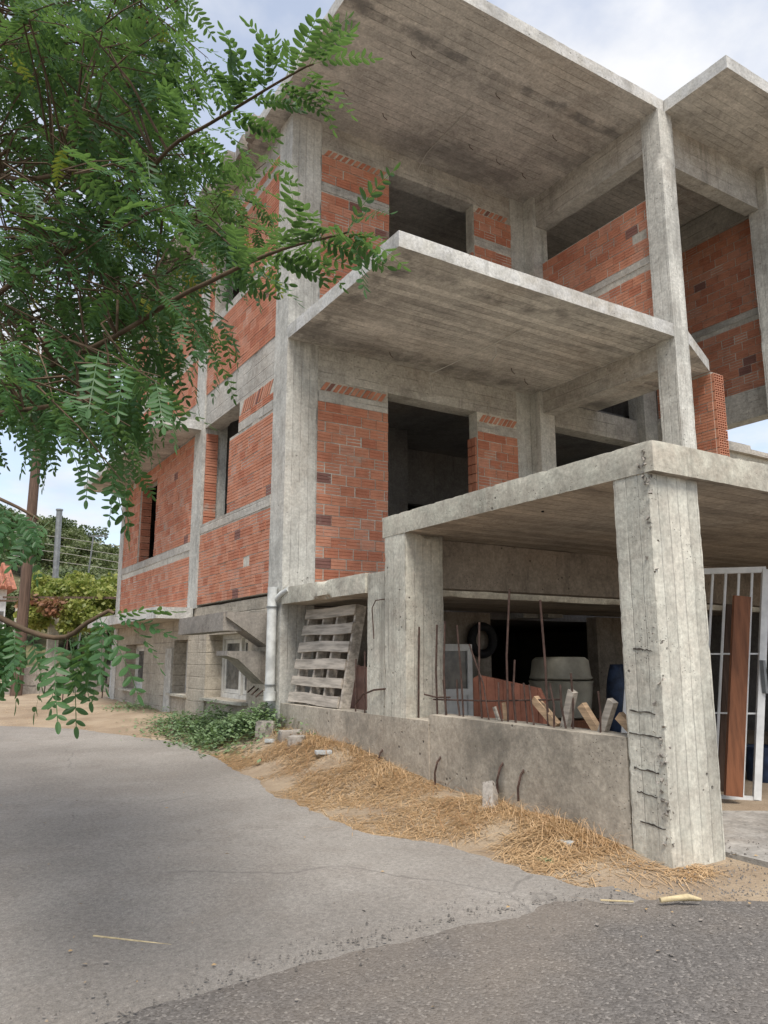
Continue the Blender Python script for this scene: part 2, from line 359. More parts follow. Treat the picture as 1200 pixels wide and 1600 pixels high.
def dirt_mat():
    m, t, b, out = material('dry_earth'); g = G(t); n = g.noise(1.4, 6, .65); f = g.noise(70, 4, .7)
    c = g.mix(g.ramp(n, .3, .7), (.25,.185,.125), (.38,.30,.21)); c = g.mix(1., c, g.gray(g.m('MULTIPLY_ADD', f, .8, .6)), 'MULTIPLY')
    sp = g.ramp(g.voro(36), .2, .1); c = g.mix(g.m('MULTIPLY', sp, .4), c, (.40,.37,.33))
    t.links.new(c, b.inputs['Base Color']); g.bump(b, g.m('ADD', f, g.m('MULTIPLY', n, 2)), .7, .015); return m
M_road, M_gravel, M_dirt = road_mat(), gravel_mat(), dirt_mat()

# ------------------------------------------------------------------ ground
EDGE = [(2.7,2.95),(2.85,2.78),(3.66,2.67),(4.23,2.42),(5.55,2.46),(7.2,2.63),(8.65,2.70),(10.6,1.95),(12.5,.4),(15,-2.5),(40,-20)]
def edge_x(y): return interp(y, [e[0] for e in EDGE], [e[1] for e in EDGE])
def wob(x, y, k=1., s=0.): return (noise.noise(Vector((x*1.7+s, y*1.7, 3))) + .5*noise.noise(Vector((x*6+s, y*6, 7))) + .3*noise.noise(Vector((x*19, y*19+s, 1))))*k
def sheet(name, xs, ys, zf, mat, kind='structure', clip=None, **kw):
    b = MB(); idx = {}
    for j, y in enumerate(ys):
        for i, x in enumerate(xs):
            q = (x, y)
            idx[i, j] = len(b.v); b.v.append(Vector((q[0], q[1], zf(*q))))
    for j in range(len(ys)-1):
        for i in range(len(xs)-1): b.face((idx[i,j], idx[i+1,j], idx[i+1,j+1], idx[i,j+1]))
    return b.build(name, mat, kind=kind, smooth=60, **kw)
def lin(a, b, n): return [a + (b-a)*i/n for i in range(n+1)]
sheet('ground', [-900,-400,-150,-60,-25,-10] + lin(-5, 12, 34) + [20,40,80,200,500,900], [-900,-300,-100,-30,-8] + lin(-3, 20, 46) + [25,32,45,60,90,160,400,900],
      lambda x, y: gz(x, y) - .014, M_dirt)
# lane: strips whose right edge follows the straw
b = MB(); ys = lin(2.5, 12, 200) + lin(12.2, 34, 50); NX = 14
for y in ys:
    ex = edge_x(y) + wob(0, y, .09) if y > 2.75 else 2.95
    for i in range(NX+1):
        x = -16 + (ex+16)*(1-(1-i/NX)**2.2); b.v.append(Vector((x, y, gz(x, y) + .004 + noise.noise(Vector((x*.7, y*.7, 0)))*.01)))
for j in range(len(ys)-1):
    for i in range(NX): k = j*(NX+1)+i; b.face((k, k+1, k+NX+2, k+NX+1))
b.build('lane', M_road, kind='structure', smooth=60)
# coarse dark street crossing in front
b = MB(); xs = lin(-30, -1, 40) + lin(-.95, 4.5, 220) + lin(4.6, 40, 60)
for x in xs:
    ye = interp(x, [-30,.3,.66,1.37,2.05,2.69,3.46,6,40], [2.4,2.66,2.74,2.82,2.82,2.72,2.25,2.0,1.9]) + wob(x, 2.8, .05 if x < 2.3 else .11, 9)
    for j in range(9):
        y = ye - (j/8)**2.0*14; lift = .013 if j else .002
        b.v.append(Vector((x, y, gz(x, y) + lift + noise.noise(Vector((x*3, y*3, 5)))*.004)))
for i in range(len(xs)-1):
    for j in range(8): k = i*9+j; b.face((k, k+1, k+10, k+9))
b.build('street', M_gravel, kind='structure', smooth=60)
# loose stones on the street and along its ragged edge
b = MB()
for i in range(1600):
    x = rnd.uniform(.2, 4.2); y = rnd.uniform(1.4, 2.95) if i < 1300 else interp(x, [.3,.66,1.37,2.05,2.69,3.46], [2.66,2.74,2.82,2.82,2.72,2.3]) + rnd.gauss(0, .025)
    r = rnd.choice((.003,.004,.005,.007)) ; n = len(b.v); z = gz(x, y) + .016; a = rnd.uniform(0, 6)
    for k in range(4): b.v.append(Vector((x + r*math.cos(a+k*1.57)*rnd.uniform(.7,1.3), y + r*math.sin(a+k*1.57)*rnd.uniform(.7,1.3), z-.003)))
    b.v.append(Vector((x, y, z + r*.8))); tt = rnd.random()
    for k in range(4): b.face((n+k, n+(k+1) % 4, n+4), tt)
def stone_tint():
    m, t, bb, out = material('loose_chippings'); g = G(t); r = g.attr('tint')
    t.links.new(g.mix(g.ramp(r, 1.5, 2.3), g.mix(r, (.10,.09,.08), (.24,.215,.19)), (.36,.25,.13)), bb.inputs['Base Color']); return m
b.build('gravel', stone_tint(), kind='stuff', tint=True)
b = MB()
for i in range(900):
    x = rnd.uniform(2.5, 4.4); y = rnd.uniform(2.05, 2.72); r = rnd.choice((.003,.003,.004,.006)); n = len(b.v); z = gz(x, y) - .010; a = rnd.uniform(0, 6)
    for k in range(4): b.v.append(Vector((x + r*math.cos(a+k*1.57)*rnd.uniform(.7,1.3), y + r*math.sin(a+k*1.57)*rnd.uniform(.7,1.3), z-.004)))
    b.v.append(Vector((x, y, z + r*.6))); tt = rnd.random()
    for k in range(4): b.face((n+k, n+(k+1) % 4, n+4), tt)
for i in range(90):                                            # fallen leaflets and straw bits
    x = rnd.uniform(.3, 4.2); y = rnd.uniform(1.9, 6.5) if x < 2.4 else rnd.uniform(1.9, 2.7); z = gz(x, y) + (.02 if y < 2.9 else .014); a = rnd.uniform(0, 6.28); L = rnd.uniform(.012, .035); n = len(b.v)
    d = Vector((math.cos(a), math.sin(a), 0))*L; e = Vector((-math.sin(a), math.cos(a), 0))*L*rnd.uniform(.1,.35); p = Vector((x, y, z)); b.v += [p, p+d*.5+e+Vector((0,0,.004)), p+d, p+d*.5-e]; b.face((n, n+1, n+2, n+3), rnd.choice((1.6, 1.9, 2.3)))
b.build('ground_litter', stone_tint(), kind='stuff', tint=True)
# cement apron of the garage
b = MB(); b.rough(3.87, 12, 2.2, 7.6, -1.25, -1.03, .35, .004, .03); b.build('garage_floor', M_floor, kind='structure', smooth=40)
# bank of earth along the building
def bank_top(y): return interp(y, [2.0,2.6,3.0,3.4,4.1,4.8,6.0,7.4,8.0,10,15.5,17], [-1.2,-1.10,-1.03,-.98,-.95,-.93,-.79,-.74,-.80,-.84,-.80,-.78])
def bank_z(x, y):
    e = edge_x(y); u = max(0, min(1, (x-e)/max(.2, 3.45-e))); u = u*u*(3-2*u)
    return (gz(x, y)+.0)*(1-u) + bank_top(y)*u + .02*u + noise.noise(Vector((x*2.3, y*2.3, 2)))*.03*min(1, u*4) - .012*(1-u)
b = MB(); ys = lin(2.0, 17, 156); NX = 14
for y in ys:
    e = max(edge_x(y), -1.5) - .12
    for i in range(NX+1):
        x = e + (3.5-e)*i/NX; b.v.append(Vector((x, y, bank_z(x, y))))
for j in range(len(ys)-1):
    for i in range(NX): k = j*(NX+1)+i; b.face((k, k+1, k+NX+2, k+NX+1))
b.build('earth_bank', M_dirt, kind='structure', smooth=60)

# ------------------------------------------------------------------ the house
house = empty('unfinished_house', (3.4, 7.64, -.9), 'three storey unfinished concrete and red brick house with open balconies', 'house')
XF, YF = 3.4, 7.64
def part(name, mat, *boxes, cell=.1, amp=.005, chip=.015, smooth=35, parent=None, label=None, seed=None):
    m = MB()
    for q in boxes: m.rough(*q, cell=cell, amp=amp, chip=chip, seed=seed if seed is not None else rnd.random()*9)
    return m.build(name, mat, parent or house, smooth=smooth, label=label)
# corner and facade columns
part('column', M_col, (3.4,3.80,7.64,8.01,-1.0,6.56), label='pale corner column of the house running the full height')
part('column', M_col, (3.385,3.75,10.50,10.90,.66,6.55))
part('column', M_col, (3.392,3.75,15.12,15.42,-1.0,6.55))
part('column', M_col, (6.84,7.10,7.64,7.95,.5,6.54)); part('column', M_col, (7.09,7.36,7.45,7.80,.5,6.55))
part('column', M_col, (7.13,7.38,5.265,5.53,1.15,6.54), cell=.07, label='slim column carrying the balcony and roof at the outer corner')
part('column', M_col, (9.30,9.62,5.27,5.55,1.15,6.54)); part('column', M_col, (9.3,9.6,7.5,7.8,.7,6.5))
# beams
part('beam', M_beam, (3.80,6.84,7.648,7.9,3.19,3.60)); part('beam', M_beam, (3.80,6.84,7.648,7.9,6.22,6.56))
part('beam', M_beam, (3.408,3.66,8.01,10.50,3.26,3.76)); part('beam', M_beam, (3.408,3.66,10.90,15.12,3.24,3.76))
part('beam', M_beam, (3.408,3.66,8.01,10.50,6.2,6.55)); part('beam', M_beam, (3.408,3.66,10.90,15.12,6.2,6.55))
part('beam', M_beam, (7.36,11.0,7.655,7.9,3.22,3.59)); part('beam', M_beam, (7.15,7.37,5.53,7.45,6.08,6.55)); part('beam', M_beam, (7.15,7.36,5.53,7.45,3.28,3.60))
part('beam', M_beam, (7.38,9.30,5.40,5.60,5.97,6.55), label='roof beam between the two outer columns'); part('beam', M_beam, (9.62,13,5.42,5.62,5.97,6.55))
part('beam', M_beam, (9.57,9.8,5.55,7.5,3.21,3.62)); part('beam', M_beam, (9.57,9.8,5.55,7.5,6.12,6.52))
# slabs
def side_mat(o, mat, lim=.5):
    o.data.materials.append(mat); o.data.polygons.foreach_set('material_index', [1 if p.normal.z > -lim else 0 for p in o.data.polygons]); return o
def slab_edge(name, mat, x0, x1, y0, y1, z0, z1, **k): return side_mat(part(name, mat, (x0,x1,y0,y1,z0,z1), cell=k.pop('cell', .08), amp=k.pop('amp', .007), chip=k.pop('chip', .02), **k), M_edge)
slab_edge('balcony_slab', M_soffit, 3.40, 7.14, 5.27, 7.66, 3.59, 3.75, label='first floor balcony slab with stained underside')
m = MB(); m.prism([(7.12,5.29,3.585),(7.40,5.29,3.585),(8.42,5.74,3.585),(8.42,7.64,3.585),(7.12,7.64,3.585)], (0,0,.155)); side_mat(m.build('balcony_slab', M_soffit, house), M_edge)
slab_edge('roof_slab', M_roof, 3.15, 7.26, 5.27, 15.6, 6.54, 6.70, cell=.1, label='flat roof slab overhanging the upper balcony')
slab_edge('roof_slab', M_roof, 7.265, 13.0, 4.42, 15.6, 6.535, 6.70, cell=.1, label='projecting roof slab over the right bay')
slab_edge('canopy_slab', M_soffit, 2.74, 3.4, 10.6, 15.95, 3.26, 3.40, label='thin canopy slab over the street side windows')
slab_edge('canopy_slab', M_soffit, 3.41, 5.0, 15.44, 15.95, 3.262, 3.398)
slab_edge('ledge_slab', M_wall, 2.88, 3.395, 10.62, 15.3, .52, .68, label='low ledge slab above the basement windows')
part('floor_slab', M_inner_shade, (3.66,11.0,7.92,15.3,.48,.69), cell=.5); part('floor_slab', M_inner_shade, (3.66,11.0,7.92,15.3,3.5,3.74), cell=.5)
# lumps of spilled concrete along the street side eave
for k in range(16):
    m = MB(); y = 8.1 + k*.42; m.rough(3.02 + rnd.uniform(0,.08), 3.17, y, y+rnd.uniform(.2,.36), 6.46+rnd.uniform(0,.05), 6.69, .06, .018, .05, seed=k); m.build('eave_lump', M_bracket, house, smooth=50)

# brickwork ------------------------------------------------------------
PITCHZ, BL, BH = .1228, .186, .112
def brick_verts(o, u, n, L, H, dep=.05):
    o, u, n = Vector(o), Vector(u), Vector(n); g = .005
    prof = [(dep,0),(dep,.29*H),(dep-g,.32*H),(dep-g,.36*H),(dep,.39*H),(dep,.63*H),(dep-g,.66*H),(dep-g,.70*H),(dep,.73*H),(dep,H),(0,H),(0,0)]
    return [o + n*d + Vector((0,0,z)) for d, z in prof], [o + u*L + n*d + Vector((0,0,z)) for d, z in prof]
def add_brick(m, o, u, n, L, H, t, dep=.05):
    a, c = brick_verts(o, u, n, L, H, dep); k = len(m.v); N = len(a); m.v += a + c
    flip = Vector(u).cross(Vector((0,0,1))).dot(Vector(n)) > 0
    for i in range(N):
        q = (k+i, k+(i+1) % N, k+N+(i+1) % N, k+N+i); m.face(q if not flip else q[::-1], t)
    m.face([k+i for i in range(N)][::-1] if not flip else [k+i for i in range(N)], t); m.face([k+N+i for i in range(N)] if not flip else [k+N+i for i in range(N)][::-1], t)
BM = {}
def brick_obj(parent, o, u, n, L, H=BH):
    key = (tuple(u), tuple(n), round(L, 2), round(H, 3))
    if key not in BM:
        m = MB(); add_brick(m, (0,0,0), u, n, round(L, 2), H, .5); me = NEW.meshes.new('brick')
        me.from_pydata([tuple(v) for v in m.v], [], m.f); me.update(); me.materials.append(M_brick); BM[key] = me
    ob = NEW.objects.new('brick', BM[key]); COL.objects.link(ob); ob.parent = parent
    ob.location = Vector(o) - ORI[parent]; ob.rotation_euler = (rnd.gauss(0,.006), rnd.gauss(0,.006), rnd.gauss(0,.006)); return ob
NB = [0]
STUFF = MB()
def wall(o, u, n, L, H, openings=(), bands=(), mode='stuff', thick=.18, label=None, skipz=None, top_diag=0., name='brick_wall', limit=999, ztop_vis=None, dark=False):
    """brick panel: origin o (bottom left, on the outer face), running along u, facing n"""
    o, u, n = Vector(o), Vector(u), Vector(n)
    us = sorted({0, L, *[q for w_ in openings for q in w_[:2]]}); zs = sorted({0, H, *[q for w_ in openings for q in w_[2:]]})
    mb = MB()
    for i in range(len(us)-1):
        for j in range(len(zs)-1):
            cu, cz = (us[i]+us[i+1])/2, (zs[j]+zs[j+1])/2
            if any(a < cu < b_ and c < cz < d for a, b_, c, d in openings): continue
            if us[i+1]-us[i] < 1e-4 or zs[j+1]-zs[j] < 1e-4: continue
            mb.obox(o + u*us[i] + Vector((0,0,zs[j])) - n*(thick), u*(us[i+1]-us[i]), n*(thick-.007), Vector((0,0,zs[j+1]-zs[j])))
    back = mb.build(name, M_mortar, house, label=label)
    H2 = H - top_diag
    z = .006; row = 0
    while z + BH < H2 + .03:
        bd = next((q for q in bands if z + BH > q[0] + .01 and z < q[1] - .01), None)
        if bd: z = bd[1] + .006; row += 1; continue
        h = min(BH, H2 - z)
        for q in bands:
            if z < q[0] and z + h > q[0]: h = q[0] - z
        if h < .05: z += PITCHZ; continue
        cut = [(a, b_) for a, b_, c, d in openings if c < z + h/2 < d]; segs = [(0., L)]
        for a, b_ in cut: segs = [s_ for p, q in segs for s_ in ((p, min(q, a)), (max(p, b_), q)) if s_[1]-s_[0] > .03]
        for p, q in segs:
            x = p + .004; first = True
            while x < q - .03:
                ln = BL if not (first and row % 2) else BL*.5; ln *= rnd.uniform(.96, 1.04); first = False
                ln = min(ln, q - .004 - x)
                if q - x - ln < .05: ln = q - .004 - x
                pos = o + u*x + n*(-.05 + rnd.gauss(0, .0022)) + Vector((0,0,z + rnd.gauss(0,.0015)))
                if rnd.random() > .9985: pass
                elif mode == 'obj' and NB[0] < 300 and (ztop_vis is None or ztop_vis(o+u*x+Vector((0,0,z)))): brick_obj(back, pos, u, n, ln, round(h,3)); NB[0] += 1
                else: add_brick(STUFF, pos, u, n, ln, h, rnd.random())
                x += ln + rnd.uniform(.006, .016)
        z += PITCHZ; row += 1
    for z0, z1 in bands:
        segs = [(0., L)]
        for a, b_, c, d in openings:
            if c < (z0+z1)/2 < d: segs = [s_ for p, q in segs for s_ in ((p, min(q, a)), (max(p, b_), q)) if s_[1]-s_[0] > .03]
        for p, q in segs:
            a0 = o + u*(p+.003) + n*(-.1) + Vector((0,0,z0)); a1 = o + u*(q-.003) + n*.004 + Vector((0,0,z1))
            MBB = MB(); MBB.rough(min(a0.x,a1.x), max(a0.x,a1.x), min(a0.y,a1.y), max(a0.y,a1.y), z0+o.z if False else a0.z, a1.z, .07, .006, .012, seed=rnd.random()*9)
            MBB.build('tie_band', M_beam, house, smooth=40)
    if top_diag:
        x = .03
        while x < L - .12:
            p = o + u*x + n*(-.05) + Vector((0,0,H - top_diag + .012)); cs, sn = math.cos(.95), math.sin(.95)
            if not any(a - .05 < x < b_ and d >= H - .01 for a, b_, c, d in openings):
                d1 = (u*cs + Vector((0,0,sn))); ln = (top_diag-.03)/sn*.92
                STUFF.obox(p, d1*ln, (u*sn - Vector((0,0,cs)))*.0 + u*.055, n*(.045+rnd.uniform(0,.01)), rnd.random())
            x += rnd.uniform(.072, .085)
X, Y = (1,0,0), (0,1,0)
# front, first floor
wall((3.80,7.64,.72), X, (0,-1,0), .96, 2.47, bands=[(2.2,2.33)], mode='obj', top_diag=.14, label='brick panel left of the dark first floor opening')
wall((6.15,7.64,.72), X, (0,-1,0), .69, 2.47, bands=[(2.2,2.33)], mode='obj', top_diag=.14, ztop_vis=lambda p: p.z > 1.7)
# front, second floor
wall((3.80,7.64,3.76), X, (0,-1,0), .98, 2.46, bands=[(1.86,1.98)], mode='obj', top_diag=.12, ztop_vis=lambda p: p.z > 4.5, label='brick panel left of the dark second floor opening')
wall((6.17,7.64,3.76), X, (0,-1,0), .67, 2.46, bands=[(1.86,1.98)], mode='obj', top_diag=.12, ztop_vis=lambda p: p.z > 5.2)
# half height wall at the side of the upper balcony (top steps down a little towards the column)
wall((7.25,7.45,3.76), (0,-1,0), (-1,0,0), 1.92, 1.785, bands=[(.94,1.04)], mode='obj', thick=.12, label='half height brick wall closing the side of the upper balcony', ztop_vis=lambda p: p.z > 4.3)
# street side, first floor
wall((3.4,10.50,.70), (0,-1,0), (-1,0,0), 2.49, 2.56, openings=[(0,1.05,1.13,2.15),(0,1.38,2.15,2.56)], bands=[(1.0,1.13),(2.15,2.27)], top_diag=.2, label='brick bay with a tall dark window opening')
wall((3.4,15.12,.70), (0,-1,0), (-1,0,0), 4.22, 2.54, openings=[(1.1,2.2,.95,2.33)], bands=[(.83,.95)])
# street side, second floor
wall((3.4,10.50,3.76), (0,-1,0), (-1,0,0), 2.49, 2.44, openings=[(.2,1.3,1.1,2.2)], bands=[(.98,1.1),(2.2,2.3)])
wall((3.4,15.12,3.76), (0,-1,0), (-1,0,0), 4.22, 2.44, openings=[(1.1,2.2,.95,2.3)], bands=[(.83,.95)])
# right end walls
wall((8.4,6.5,.72), (0,-1,0), (-1,0,0), .78, 2.85, thick=.2, label='narrow brick end wall with hollow brick ends showing')
wall((9.62,7.5,3.62), (0,-1,0), (-1,0,0), 1.95, 2.5, bands=[(1.05,1.15)], label='shaded brick wall of the open upper right bay')
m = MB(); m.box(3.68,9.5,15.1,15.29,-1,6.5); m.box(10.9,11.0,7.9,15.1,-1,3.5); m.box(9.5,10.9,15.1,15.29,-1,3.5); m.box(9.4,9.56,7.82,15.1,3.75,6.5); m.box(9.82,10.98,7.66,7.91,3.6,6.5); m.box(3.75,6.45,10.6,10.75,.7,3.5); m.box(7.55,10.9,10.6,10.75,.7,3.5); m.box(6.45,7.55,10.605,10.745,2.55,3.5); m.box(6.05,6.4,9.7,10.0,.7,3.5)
m.box(3.75,9.4,11.2,11.35,3.75,6.5); m.build('inner_wall', M_inner_shade, house)
# brick jambs seen inside the openings
for (x0,x1,y,z0,z1) in ((3.43,3.6,10.497,1.84,3.2),(3.43,3.6,14.012,1.66,3.0)):
    z = z0
    while z < z1-.1: add_brick(STUFF, (x0, y, z), X, (0,-1,0), x1-x0, BH, rnd.random()*.5, .03); z += PITCHZ
for (x,z0,z1) in ((6.15,1.5,2.92),(6.17,4.4,5.6)):
    z = z0
    while z < z1-.1:
        for k in range(2): STUFF.box(x-.028, x+.02, 7.665+k*.085, 7.74+k*.085, z, z+BH, rnd.random()*.5)
        z += PITCHZ
STUFF.build('brick_courses', M_bricks, house, kind='stuff', tint=True)
# open ends of hollow bricks on the narrow end wall
m = MB()
z = .73
while z < 3.5:
    for k in range(5): m.box(8.41+k*.045, 8.418+k*.045, 5.68, 5.722, z, z+.112, .5)
    for k in range(4): m.box(8.4102, 8.598, 5.681, 5.7215, z+k*.034, z+.008+k*.034, .8)
    z += PITCHZ
m.build('hollow_brick_end', M_bricks, house, kind='stuff', tint=True)

# basement wall on the street side
def rects(m, us, zs, holes, f):
    for i in range(len(us)-1):
        for j in range(len(zs)-1):
            cu, cz = (us[i]+us[i+1])/2, (zs[j]+zs[j+1])/2
            if not any(a < cu < b_ and c < cz < d for a, b_, c, d in holes): f(us[i], us[i+1], zs[j], zs[j+1])
m = MB(); H = [(8.58,9.95,-.52,.28),(10.75,11.5,-.52,.24),(13.2,14.48,-.55,.21)]
rects(m, [8.01,8.58,9.95,10.75,11.5,13.2,14.48,15.12], [-1.1,-.55,-.52,.21,.24,.28,.665], H, lambda a,b_,c,d: m.rough(3.41,3.72,a,b_,c,d,.12,.004,.004,seed=1.))
m.build('basement_wall', M_wall, house, smooth=35)
part('pier', M_wall, (3.375,3.7,9.96,10.74,-1.05,.5)); part('pier', M_col, (3.38,3.5,11.52,11.85,-1.0,.12))
for (y0,y1,z0,z1,sash) in ((8.58,9.95,-.52,.28,2),(10.75,11.5,-.52,.24,1),(13.2,14.48,-.55,.21,2)):
    fr = MB(); x = 3.60
    for a in ((y0,y0+.055,z0,z1),(y1-.055,y1,z0,z1),(y0+.055,y1-.055,z0,z0+.055),(y0+.055,y1-.055,z1-.055,z1)): fr.box(x,x+.07,*a)
    mid = [(y0+y1)/2] if sash == 2 else []
    for q in mid: fr.box(x-.012,x+.05,q-.035,q+.035,z0+.056,z1-.056)
    for q0,q1 in ([(y0+.06,mid[0]-.04),(mid[0]+.04,y1-.06)] if mid else [(y0+.06,y1-.06)]):
        for a in ((q0,q0+.045,z0+.06,z1-.06),(q1-.045,q1,z0+.06,z1-.06),(q0+.046,q1-.046,z0+.06,z0+.11),(q0+.046,q1-.046,z1-.11,z1-.06)): fr.box(x+.02,x+.045,*a)
    win = fr.build('window', M_offw, house)
    MB().box(x+.03,x+.036,y0+.06,y1-.06,z0+.06,z1-.06).build('pane', M_glass, win)
    MB().rough(3.33,3.66,y0-.06,y1+.06,z0-.035,z0-.003,.1,.002,.006).build('sill', M_porch, win, smooth=35)
    MB().box(3.76,3.8,y0-.1,y1+.1,z0-.1,z1+.1).build('blind', M_mortar, win)
# broken cantilevers of a lost outside stair
m = MB(); m.rough(2.9,3.12,8.02,9.66,.27,.475,.07,.01,.03); m.build('broken_stair_beam', M_bracket, house, smooth=40)
m = MB(); m.prism([(3.42,7.98,.48),(2.92,7.98,.48),(2.92,7.98,.42),(3.42,7.98,.10)], (0,.3,0)); m.build('stair_bracket', M_bracket, house)
m = MB(); m.prism([(3.42,8.06,.06),(2.97,8.06,.06),(2.97,8.06,.01),(3.1,8.06,-.03),(3.42,8.06,-.31)], (0,.34,0)); m.build('stair_bracket', M_bracket, house)
m = MB()
for k in range(3): m.tube([(3.43,8.12+k*.12,-.36+k*.02),(3.3,8.02+k*.12,-.43+k*.02)], .009, 5)
m.build('rebar_stub', M_rust, house)
# downpipe
m = MB(); m.tube([(3.33,7.72,.74),(3.33,7.72,-.42)], .052, 14); m.build('downpipe', M_pvc, house, smooth=40)
for z in (.52,-.30): m = MB(); m.tube([(3.33,7.72,z),(3.33,7.72,z+.012)], .063, 14); m.build('pipe_bracket', M_steel, house, smooth=40)
m = MB(); m.tube([(3.33,7.72,-.36),(3.33,7.72,-.455)], .066, 14); m.build('pipe_socket', M_pvc, house, smooth=40)
m = MB(); m.tube([(3.36,7.70,.60),(3.38,7.6,.66),(3.40,7.45,.70)], .03, 10); m.build('pipe_branch', M_pvc, house, smooth=50)
m = MB(); m.tube([(3.45,15.55,.4),(3.45,15.55,-.8)], .05, 10); m.build('downpipe', M_pvc, house, smooth=40)
# loose cables
m = MB(); m.tube([(5.5,6.0,3.575),(5.45,6.5,3.55),(5.15,7.3,3.40),(5.16,7.3,3.33),(5.41,7.62,3.30),(5.9,7.62,3.335),(6.33,7.62,3.34),(6.335,7.62,3.14)], .006, 5)
m.tube([(5.47,6.45,3.57),(5.52,6.48,3.45),(5.46,6.5,3.36)], .006, 5); m.build('loose_cable', M_cable, house)
m = MB(); m.tube([(5.2,6.4,6.53),(5.22,7.4,6.52),(5.23,7.62,6.42),(5.26,7.63,6.33),(6.1,7.63,6.3),(6.3,7.63,6.22)], .005, 5); m.build('loose_cable', M_cable, house)
m = MB()
for x, y in ((3.75,7.0),(4.35,7.1),(4.1,6.1),(5.6,7.0),(6.1,7.05),(6.6,7.1),(5.3,6.1),(6.4,6.3)): m = MB(); m.tube([(x,y,6.55),(x+.01,y,6.50),(x+.05,y-.02,6.46)], .005, 4); m.build('wire_hook', M_rust, house)
for x, y in ((4.6,7.35),(6.2,7.0),(6.6,7.2)): m = MB(); m.tube([(x,y,3.6),(x+.01,y,3.55),(x+.03,y-.03,3.51)], .005, 4); m.build('wire_hook', M_rust, house)

# ------------------------------------------------------------------ garage porch
porch = empty('garage_porch', (3.4, 2.75, -1.05), 'weathered concrete garage porch on thick pillars in front of the house', 'porch')
m = MB()
# front corner pillar, worn; slightly wider at its base
m.rough(3.40,3.83,2.75,3.0,-1.12,1.01,.035,.005,.02,seed=3.)
for v in m.v:
    k = max(0, min(1, (.5-v.z)/1.6)); v.x += k*.0 ; v.y += 0
m.build('pillar', M_pillar, porch, smooth=40, label='thick pale front corner pillar with worn honeycombed edge')
m = MB(); m.rough(3.40,3.78,5.2,5.52,-.62,1.01,.05,.006,.025,seed=4.); m.build('pillar', M_pillar, porch, smooth=40)
m = MB(); m.rough(3.41,3.7,5.535,5.82,-.62,.72,.05,.006,.02,seed=5.); m.build('pillar', M_pillar, porch, smooth=40)
def slabp(x0,x1,y0,y1,z0,z1,seed,lab=None):
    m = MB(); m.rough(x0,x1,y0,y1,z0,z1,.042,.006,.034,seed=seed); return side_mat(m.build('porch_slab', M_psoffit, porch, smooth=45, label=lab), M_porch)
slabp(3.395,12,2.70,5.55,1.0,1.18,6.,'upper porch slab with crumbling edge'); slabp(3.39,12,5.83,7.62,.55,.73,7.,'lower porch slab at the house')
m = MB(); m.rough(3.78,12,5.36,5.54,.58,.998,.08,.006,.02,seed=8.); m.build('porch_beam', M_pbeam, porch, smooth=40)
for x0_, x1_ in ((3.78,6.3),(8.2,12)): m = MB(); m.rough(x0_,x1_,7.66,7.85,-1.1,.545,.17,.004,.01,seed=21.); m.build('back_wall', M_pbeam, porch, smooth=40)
m = MB(); m.rough(9.3,9.5,2.9,7.6,-1.1,.98,.2,.004,.01); m.build('side_wall', M_inner_shade, porch, smooth=40)
m = MB(); m.tube([(3.7+.0,3.9,.99),(3.7,3.9,1.0)], .01, 6)
for x, y in ((4.35,3.55),(5.1,3.0)): m.tube([(x,y,1.004),(x,y,.992)], .045, 14)
m.build('ceiling_hole', M_black, porch)
# honeycombing: broken aggregate along the pillar's worn edge
m = MB()
for k in range(150):
    z = rnd.choice((rnd.uniform(-1.0,1.15), rnd.gauss(-.6,.12), rnd.gauss(1.05,.05))); r = rnd.uniform(.006,.018); p = Vector((3.405+rnd.gauss(0,.012), 2.765+rnd.gauss(0,.02), z))
    n = len(m.v); m.v += [p + Vector((rnd.uniform(-1,1), rnd.uniform(-1,1), rnd.uniform(-1,1))).normalized()*r for _ in range(6)]
    for q in ((0,1,2),(0,2,3),(0,3,4),(1,2,5),(2,3,5),(3,4,5)): m.face([n+i for i in q])
m.build('aggregate', M_rock, porch, kind='stuff')
m = MB()
for z, a, b_ in ((-.30,2.80,2.97),(-.42,2.77,2.98),(-.60,2.80,2.96),(-.72,2.82,2.95),(-.87,2.78,2.94),(.03,2.80,2.92)):
    m = MB(); N_ = 9; lo_ = [(3.398, a+(b_-a)*i/N_, z+.012*i/N_+rnd.uniform(-.004,.003)) for i in range(N_+1)]; hi_ = [(3.398, q[1], q[2]+max(.002, .016*abs(noise.noise(Vector((i*.9, z*9, 0))))+.003)) for i, q in enumerate(lo_)]
    m.prism(lo_ + hi_[::-1], (.02,0,0)); m.build('crack', M_crack, porch)

# boundary wall with its starter bars
bw_ = empty('boundary_wall', (3.4, 5.2, -.9), 'low concrete boundary wall with rusty starter bars, beside the straw', 'wall')
m = MB(); m.rough(3.405,3.62,3.01,4.9,-1.15,-.43,.06,.007,.022,seed=11.); m.rough(3.4,3.63,4.89,7.60,-1.15,-.475,.07,.006,.018,seed=12.)
m.build('wall_body', M_wallr, bw_, smooth=40)
RB = [((5.15,.237),(5.17,-.481)),((4.928,.245),(4.935,-.465)),((4.776,.264),(4.771,-.468)),((4.648,.23),(4.583,-.46)),((4.402,.245),(4.392,-.46)),((4.482,.087),(4.259,-.459)),((4.043,.458),(4.098,-.448)),((3.762,.366),(3.73,-.441)),((4.165,-.172),(4.124,-.45)),((4.053,-.174),(4.02,-.442)),((3.95,-.171),(3.92,-.443)),((3.858,-.18),(3.818,-.44)),((4.013,-.021),(4.014,-.433)),((4.41,-.175),(4.392,-.46)),((3.668,-.163),(3.644,-.43)),((3.595,-.172),(3.551,-.431)),((3.514,-.101),(3.519,-.44)),((3.267,-.199),(3.267,-.424)),((4.836,-.172),(4.779,-.469)),((4.683,-.168),(4.637,-.464))]
